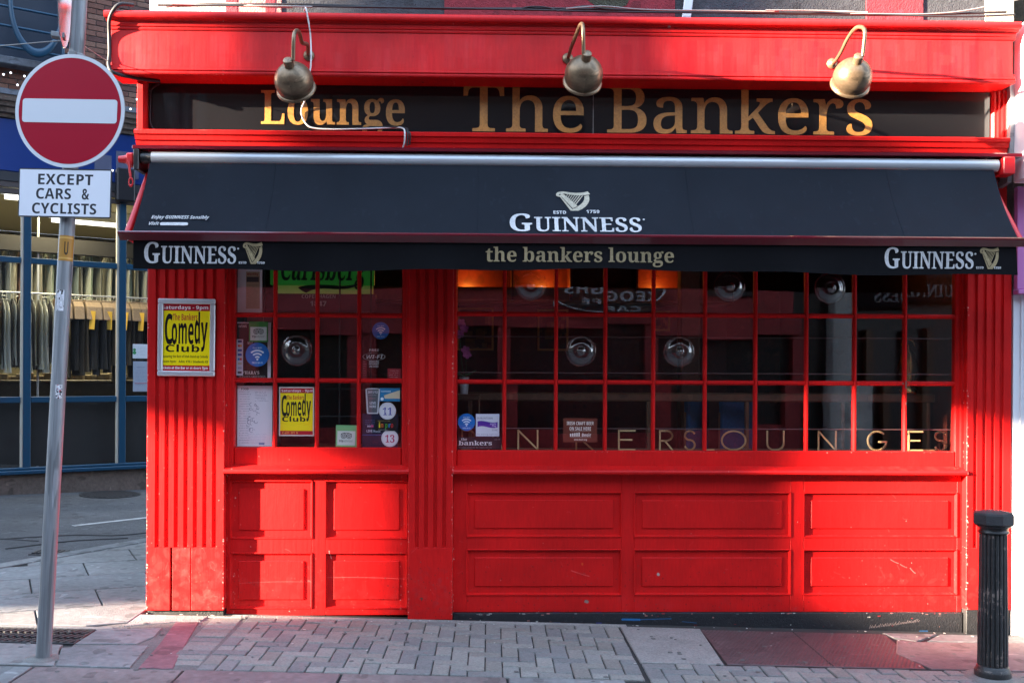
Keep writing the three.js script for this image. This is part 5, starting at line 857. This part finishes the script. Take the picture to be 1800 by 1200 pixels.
{ const s = inShop('clothes_rail', 'long metal clothes rail between the two rows of hanging garments', 'rail', [0, 2.76, -0.75]); mesh('rail', [rod([-2.9, 0, 0], [3.2, 0, 0], 0.014, 10), rod([-2.9, -0.03, -0.3], [3.2, -0.03, -0.3], 0.012, 10)], M.steel, s); for (const x of [-2.6, 0.6, 2.9]) mesh('post', rod([x, 1.5, -0.15], [x, -2.66, -0.15], 0.016, 10), M.steel, s); }
// garments, one by one
function garment(w, d, h, shoulder, folds) {
  const rows = 9, seg = 18, P = [], I = [];
  for (let j = 0; j <= rows; j++) for (let i = 0; i <= seg; i++) {
    const v = j / rows, a = i / seg * Math.PI * 2, open = v < shoulder ? 0.12 + 0.88 * Math.sin(v / shoulder * Math.PI / 2) : 1 - 0.12 * (v - shoulder) + 0.06 * Math.sin(v * 7);
    const f = 1 + folds * Math.sin(a * 5 + v * 2) * v;
    P.push(Math.cos(a) * w * (0.45 + 0.55 * v) * f, -v * h + (1 - Math.abs(Math.sin(a))) * 0.0, Math.sin(a) * d * open * f);
  }
  for (let j = 0; j < rows; j++) for (let i = 0; i < seg; i++) { const s = j * (seg + 1) + i, e = s + seg + 1; I.push(s, s + 1, e, s + 1, e + 1, e); }
  const g = new THREE.BufferGeometry(); g.setAttribute('position', new THREE.BufferAttribute(new Float32Array(P), 3)); g.setIndex(I); g.computeVertexNormals(); return wuv(g);
}
{
  const shirt = [garment(0.036, 0.22, 0.95, 0.16, 0.12), garment(0.045, 0.23, 1.0, 0.2, 0.2), garment(0.03, 0.21, 0.9, 0.14, 0.15)], hook = tube([[0, 0, 0], [0, 0.05, 0], [0, 0.075, 0.025], [0, 0.055, 0.045]], 0.004, 14, 5);
  const trousers = [garment(0.05, 0.20, 1.02, 0.12, 0.16), garment(0.06, 0.19, 1.12, 0.1, 0.22), garment(0.045, 0.21, 0.92, 0.12, 0.2)];
  const paper = (() => { const s = shapeOf([[-0.23, -0.26], [0.23, -0.26], [0.20, -0.10], [0.05, 0.0], [-0.05, 0.0], [-0.20, -0.10]]); const q = new THREE.ExtrudeGeometry(s, { depth: 0.05, bevelEnabled: true, bevelSize: 0.012, bevelThickness: 0.015, bevelSegments: 2 }); q.rotateY(Math.PI / 2).translate(-0.03, 0.012, 0); return wuv(q); })();
  const tagG = bx(-0.002, 0.002, -0.26, 0, -0.04, 0.04, 0.001);
  const plastic = phys(lin(0.85, 0.88, 0.8), 0.25, { transmission: 0.75, thickness: 0 });
  const tints = [[0.44, 0.42, 0.34], [0.56, 0.54, 0.47], [0.22, 0.27, 0.27], [0.13, 0.15, 0.16], [0.32, 0.40, 0.32], [0.46, 0.28, 0.23], [0.60, 0.57, 0.45], [0.18, 0.19, 0.15], [0.42, 0.13, 0.07]].map((c) => std(lin(...c), 0.85, { map: grain }));
  const darks = [[0.016, 0.013, 0.012], [0.03, 0.025, 0.022], [0.05, 0.04, 0.028], [0.02, 0.02, 0.022], [0.10, 0.075, 0.045]].map((c) => std(lin(...c), 0.9, { map: grain }));
  const kraft = std(lin(0.40, 0.29, 0.19), 0.85, { map: grain }), yellow = std(lin(0.62, 0.38, 0.04), 0.8);
  for (let k = 0; k < 34; k++) {
    const x = -0.55 + k * 0.088 + rr(-0.015, 0.015), m = k < 9 ? (k > 5 && k < 8 ? tints[8] : tints[Math.floor(rr(0, 8))]) : tints[Math.floor(rr(0, 8))];
    const g = inShop('hanging_garment', 'garment hanging in the upper row inside the dry cleaner shop', 'garment', [x, 3.42, -1.15], 'upper row of garments');
    const q = mesh('garment', shirt[k % 3], m, g); q.scale.set(rr(0.8, 1.35), rr(0.75, 1.08), rr(0.85, 1.1)); q.rotation.y = rr(-0.3, 0.3); mesh('hook', hook, M.steel, g); if (k % 3 === 0) { const c = mesh('plastic_cover', shirt[(k + 1) % 3], plastic, g); c.scale.set(1.25, 1.02, 1.08); }
  }
  for (let k = 0; k < 36; k++) {
    const x = -0.5 + k * 0.078 + rr(-0.02, 0.02), wrapped = x > 0.78;
    const g = inShop('hanging_trousers', wrapped ? 'trousers under a brown paper cape in the lower row of the dry cleaner' : 'clothes under clear film in the lower row of the dry cleaner', 'garment', [x, 2.68, -0.85], wrapped ? 'lower row with paper capes' : 'lower row under clear film');
    { const q = mesh('garment', wrapped ? trousers[k % 3] : shirt[k % 3], x < 0.05 ? tints[(k * 5) % 7] : darks[Math.floor(rnd() * 5)], g); q.scale.set(rr(0.85, 1.3), rr(0.85, 1.12), rr(0.85, 1.1)); q.rotation.y = rr(-0.25, 0.25); } mesh('hook', hook, M.steel, g);
    if (wrapped) { mesh('paper_cape', paper, kraft, g); if (k % 3 === 1 && x > 1.0) { const t = mesh('yellow_tag', tagG, yellow, g); t.position.set(0.03, -0.14, 0.24); t.rotation.set(0.1, 0.9, rr(-0.2, 0.2)); } } else { const c = mesh('plastic_cover', shirt[(k + 1) % 3], plastic, g); c.scale.set(1.3, 1.02, 1.1); }
  }
}
{ const g = inShop('fairy_lights', 'string of tiny white fairy lights along the dry cleaner cornice', 'lights', [0, 0, 0]);
  const bulb = new THREE.SphereGeometry(0.013, 8, 6), glow = std(0xffffff, 0.4, { emissive: new THREE.Color(1, 1, 1), emissiveIntensity: 0.25 }), pts = [];
  for (let k = 0; k < 30; k++) pts.push([-0.6 + k * 0.082, 5.42 + 0.13 * Math.sin(k * 1.9) + 0.06 * Math.sin(k * 5.1) - (k > 12 ? 0.1 : 0), 0.26 + 0.02 * Math.sin(k)]);
  mesh('wire', tube(pts, 0.003, 160, 5), M.cableBlack, g);
  pts.forEach((p, k) => { const m = mesh('bulb', bulb, glow, g); m.position.set(p[0], p[1] - 0.015, p[2]); });
  for (const [x, y] of [[1.2, 4.6], [1.55, 4.55], [1.9, 4.9], [1.35, 4.42], [1.75, 5.05]]) { const m = mesh('bulb', bulb, glow, g); m.position.set(x, y, 0.08); }
}
{ const t = (w, h, d) => canvas(w, h, d);
  const a = inShop('price_list', 'grey price list sheet inside the dry cleaner window', 'notice', [1.78, 1.62, -0.03]); mesh('sheet', new THREE.PlaneGeometry(0.24, 0.42), print(t(240, 420, (c, w, h) => { c.fillStyle = '#9aa4b4'; c.fillRect(0, 0, w, h); scribble(c, w * 0.15, h * 0.3, w * 0.7, 12, h * 0.045, '#5c6880', 2); scribble(c, w * 0.2, h * 0.2, w * 0.5, 1, 4, '#3c4860', 4); c.fillStyle = '#b03a48'; c.fillRect(w * 0.1, h * 0.72, w * 0.7, h * 0.02); })), a);
  const b = inShop('notice_card', 'small white card with a green mark above the price list', 'notice', [1.755, 1.97, -0.03]); mesh('card', new THREE.PlaneGeometry(0.2, 0.2), print(t(200, 200, (c, w, h) => { c.fillStyle = '#ccd4dc'; c.fillRect(0, 0, w, h); c.fillStyle = '#2c8a50'; c.beginPath(); c.arc(w * 0.12, h * 0.4, 20, 0, 7); c.arc(w * 0.12, h * 0.6, 24, 0, 7); c.fill(); scribble(c, w * 0.3, h * 0.25, w * 0.6, 6, h * 0.1, '#8894a4', 2); })), b);
}

// ================================================================ ACROSS THE STREET (mirrored in the pub windows) AND AN UNSEEN WALL PLACED TO SHADE THE STREET
{
  const g = thing('cafe_building', 'red fronted cafe with an oval black sign, facing the pub', 'building', [0, 0, 10.5]);
  const redF = std(lin(0.6, 0.05, 0.06), 0.5, { map: blotch }), dark = std(lin(0.014, 0.014, 0.017), 0.3), pale = std(lin(0.8, 0.79, 0.76), 0.8, { map: blotch, bumpMap: grit, bumpScale: 0.006 }), brickM = std(lin(0.22, 0.12, 0.09), 0.9, { map: blotch });
  mesh('wall', bx(-8, 12, 3.45, 8.0, 0.1, 4), brickM, g); mesh('wall', bx(-8, 12, -0.3, 3.45, 0.3, 4), dark, g);
  mesh('fascia', bx(-4.5, 5.2, 2.45, 3.2, 0.0, 0.3), redF, g); mesh('blind', bx(-4.5, 5.2, 3.2, 3.45, -0.05, 0.3), dark, g);
  for (const x of [-4.5, -2.4, 0.2, 2.8, 5.2]) mesh('pier', bx(x - 0.14, x + 0.14, -0.3, 2.45, 0.05, 0.3), redF, g);
  for (const x of [6.1, 9.4]) { mesh('pillar', bx(x - 0.38, x + 0.38, -0.3, 3.3, -0.1, 0.3, 0.02), pale, g); mesh('capital', bx(x - 0.5, x + 0.5, 3.3, 3.45, -0.2, 0.3, 0.03), pale, g); }
  for (const x of [6.8, 7.5]) mesh('door_post', bx(x - 0.06, x + 0.06, -0.3, 2.6, 0.1, 0.3), M.wood, g);
  mesh('stall_riser', bx(-4.5, 5.2, -0.3, 0.7, 0.1, 0.3), redF, g);
  for (let k = 0; k < 7; k++) { const x = -6.6 + k * 2.7; mesh('window', bx(x - 0.45, x + 0.45, 4.2, 5.9, 0.06, 0.12), std(lin(0.05, 0.06, 0.07), 0.1), g); mesh('sill', bx(x - 0.55, x + 0.55, 4.08, 4.19, -0.02, 0.12), pale, g); }
  mesh('parapet', bx(-8.05, 12.05, 8.0, 8.2, -0.05, 4), pale, g);
  const o = thing('cafe_sign', 'oval black cafe sign with pale lettering and rim, facing the pub', 'sign', [1.95, 3.06, 10.4]); o.rotation.y = Math.PI;
  mesh('board', new THREE.CylinderGeometry(1, 1, 0.05, 64).rotateX(Math.PI / 2).scale(0.95, 0.36, 1), dark, o);
  mesh('rim', new THREE.TorusGeometry(1, 0.022, 8, 72).scale(0.93, 0.345, 0.6).translate(0, 0, 0.03), M.whitePaint, o);
  mesh('lettering', [letters('KEOGHS', fSansB, 1.4, 0.17).translate(-0.70, -0.03, 0.026), letters('CAFÉ', fSansB, 0.8, 0.09).translate(-0.40, -0.21, 0.026)], std(lin(0.4, 0.42, 0.45), 0.6), o);
  const aw = thing('dark_awning', 'dark awning with white stout lettering beside the red cafe', 'awning', [7.4, 3.0, 10.35]); aw.rotation.y = Math.PI;
  mesh('valance', bx(-1.2, 0.95, -0.02, 0.42, -0.02, 0, 0.004), M.valance, aw); mesh('lettering', wordmark(1.4, 0.26).translate(-0.75, 0.08, 0.002), std(lin(0.16, 0.16, 0.17), 0.6), aw); mesh('canvas', alongX([[-0.03, 0.42], [0, 0.42], [-0.12, 0.62], [-0.15, 0.62]], -1.2, 0.95), M.cloth, aw);
}
for (const [x0, x1, h, c, label] of [[-16, -8.2, 7.4, [0.30, 0.26, 0.22], 'pale rendered terrace building between the cafe and the brick terrace'], [-23.5, -16.2, 6.8, [0.24, 0.13, 0.10], 'brick terrace building furthest along the street'], [12.3, 22, 7.5, [0.28, 0.25, 0.22], 'pale terrace building beyond the white pillars of the cafe']]) {
  const g = thing('terrace_building', label, 'building', [0, 0, 10.5]), m = std(lin(...c), 0.9, { map: blotch });
  mesh('wall', bx(x0, x1, -0.5, h, 0, 5), m, g); mesh('cornice', bx(x0 - 0.05, x1 + 0.05, h, h + 0.25, -0.15, 5), M.stone, g);
  for (let x = x0 + 1.2; x < x1 - 0.8; x += 2.1) for (const y of [1.0, 4.2]) mesh('window', bx(x - 0.45, x + 0.45, y, y + 1.7, -0.03, 0.02), std(lin(0.04, 0.05, 0.06), 0.1), g);
}
{ // unseen wall placed to shade the street; its slots shape two blades of sunlight
  const g = thing('unseen_slot_wall', 'unseen slotted wall far down the street, placed to shape the sun patches on the pub', 'wall', [-30, 0, 0]);
  const st = std(lin(0.34, 0.31, 0.27), 0.9, { map: blotch, bumpMap: grit, bumpScale: 0.01 });
  const seg = (z0, z1, y0, y1) => mesh('wall', bx(-0.25, 0.25, y0, y1, z0, z1, 0.01), st, g);
  seg(-6, 8.56, -0.5, 15); seg(9.36, 10.36, -0.5, 15); seg(11.35, 18, -0.5, 15);
  seg(8.56, 9.36, 7.5, 9.3); seg(8.56, 9.36, 14, 15); seg(10.36, 11.35, 8.75, 10.6); seg(10.36, 11.35, 14, 15);
  seg(8.56, 9.36, -0.5, 5.2); seg(10.36, 11.35, -0.5, 7.2);
}

{ // scraps of litter and flaked paint lying along the foot of the shopfront and in the joints
  const bits = []; for (let k = 0; k < 90; k++) { const x = rr(-2.5, 3.4), z = 0.05 + Math.pow(rnd(), 6) * 1.2, w = rr(0.002, 0.010); bits.push(bx(-w, w, 0, 0.002, -w * 0.6, w * 0.6, 0.0005).rotateY(rr(0, 3)).translate(x, 0.0015, z)); }
  const m = seat(mesh('litter', merge(bits), std(lin(0.42, 0.40, 0.37), 0.9))); m.userData.kind = 'stuff'; tag(m, 'tiny pale scraps of litter scattered along the foot of the pub front', 'litter');
}

{ // trodden chewing gum on the slabs and pavers
  const dark = [], spot = new THREE.CylinderGeometry(1, 1.15, 1, 9);
  for (let k = 0; k < 150; k++) { const x = rr(-4, 3.4), z = rr(0.1, 1.7), r = rr(0.006, 0.017); dark.push(spot.clone().scale(r, 0.0025, r * rr(0.7, 1)).rotateY(rr(0, 3)).translate(x, 0.001, z)); }
  const m = seat(mesh('chewing_gum', merge(dark), std(lin(0.10, 0.095, 0.09), 0.9))); m.userData.kind = 'stuff'; tag(m, 'flat dark spots of trodden chewing gum all over the pavement', 'gum');
}
renderer.render(scene, camera);
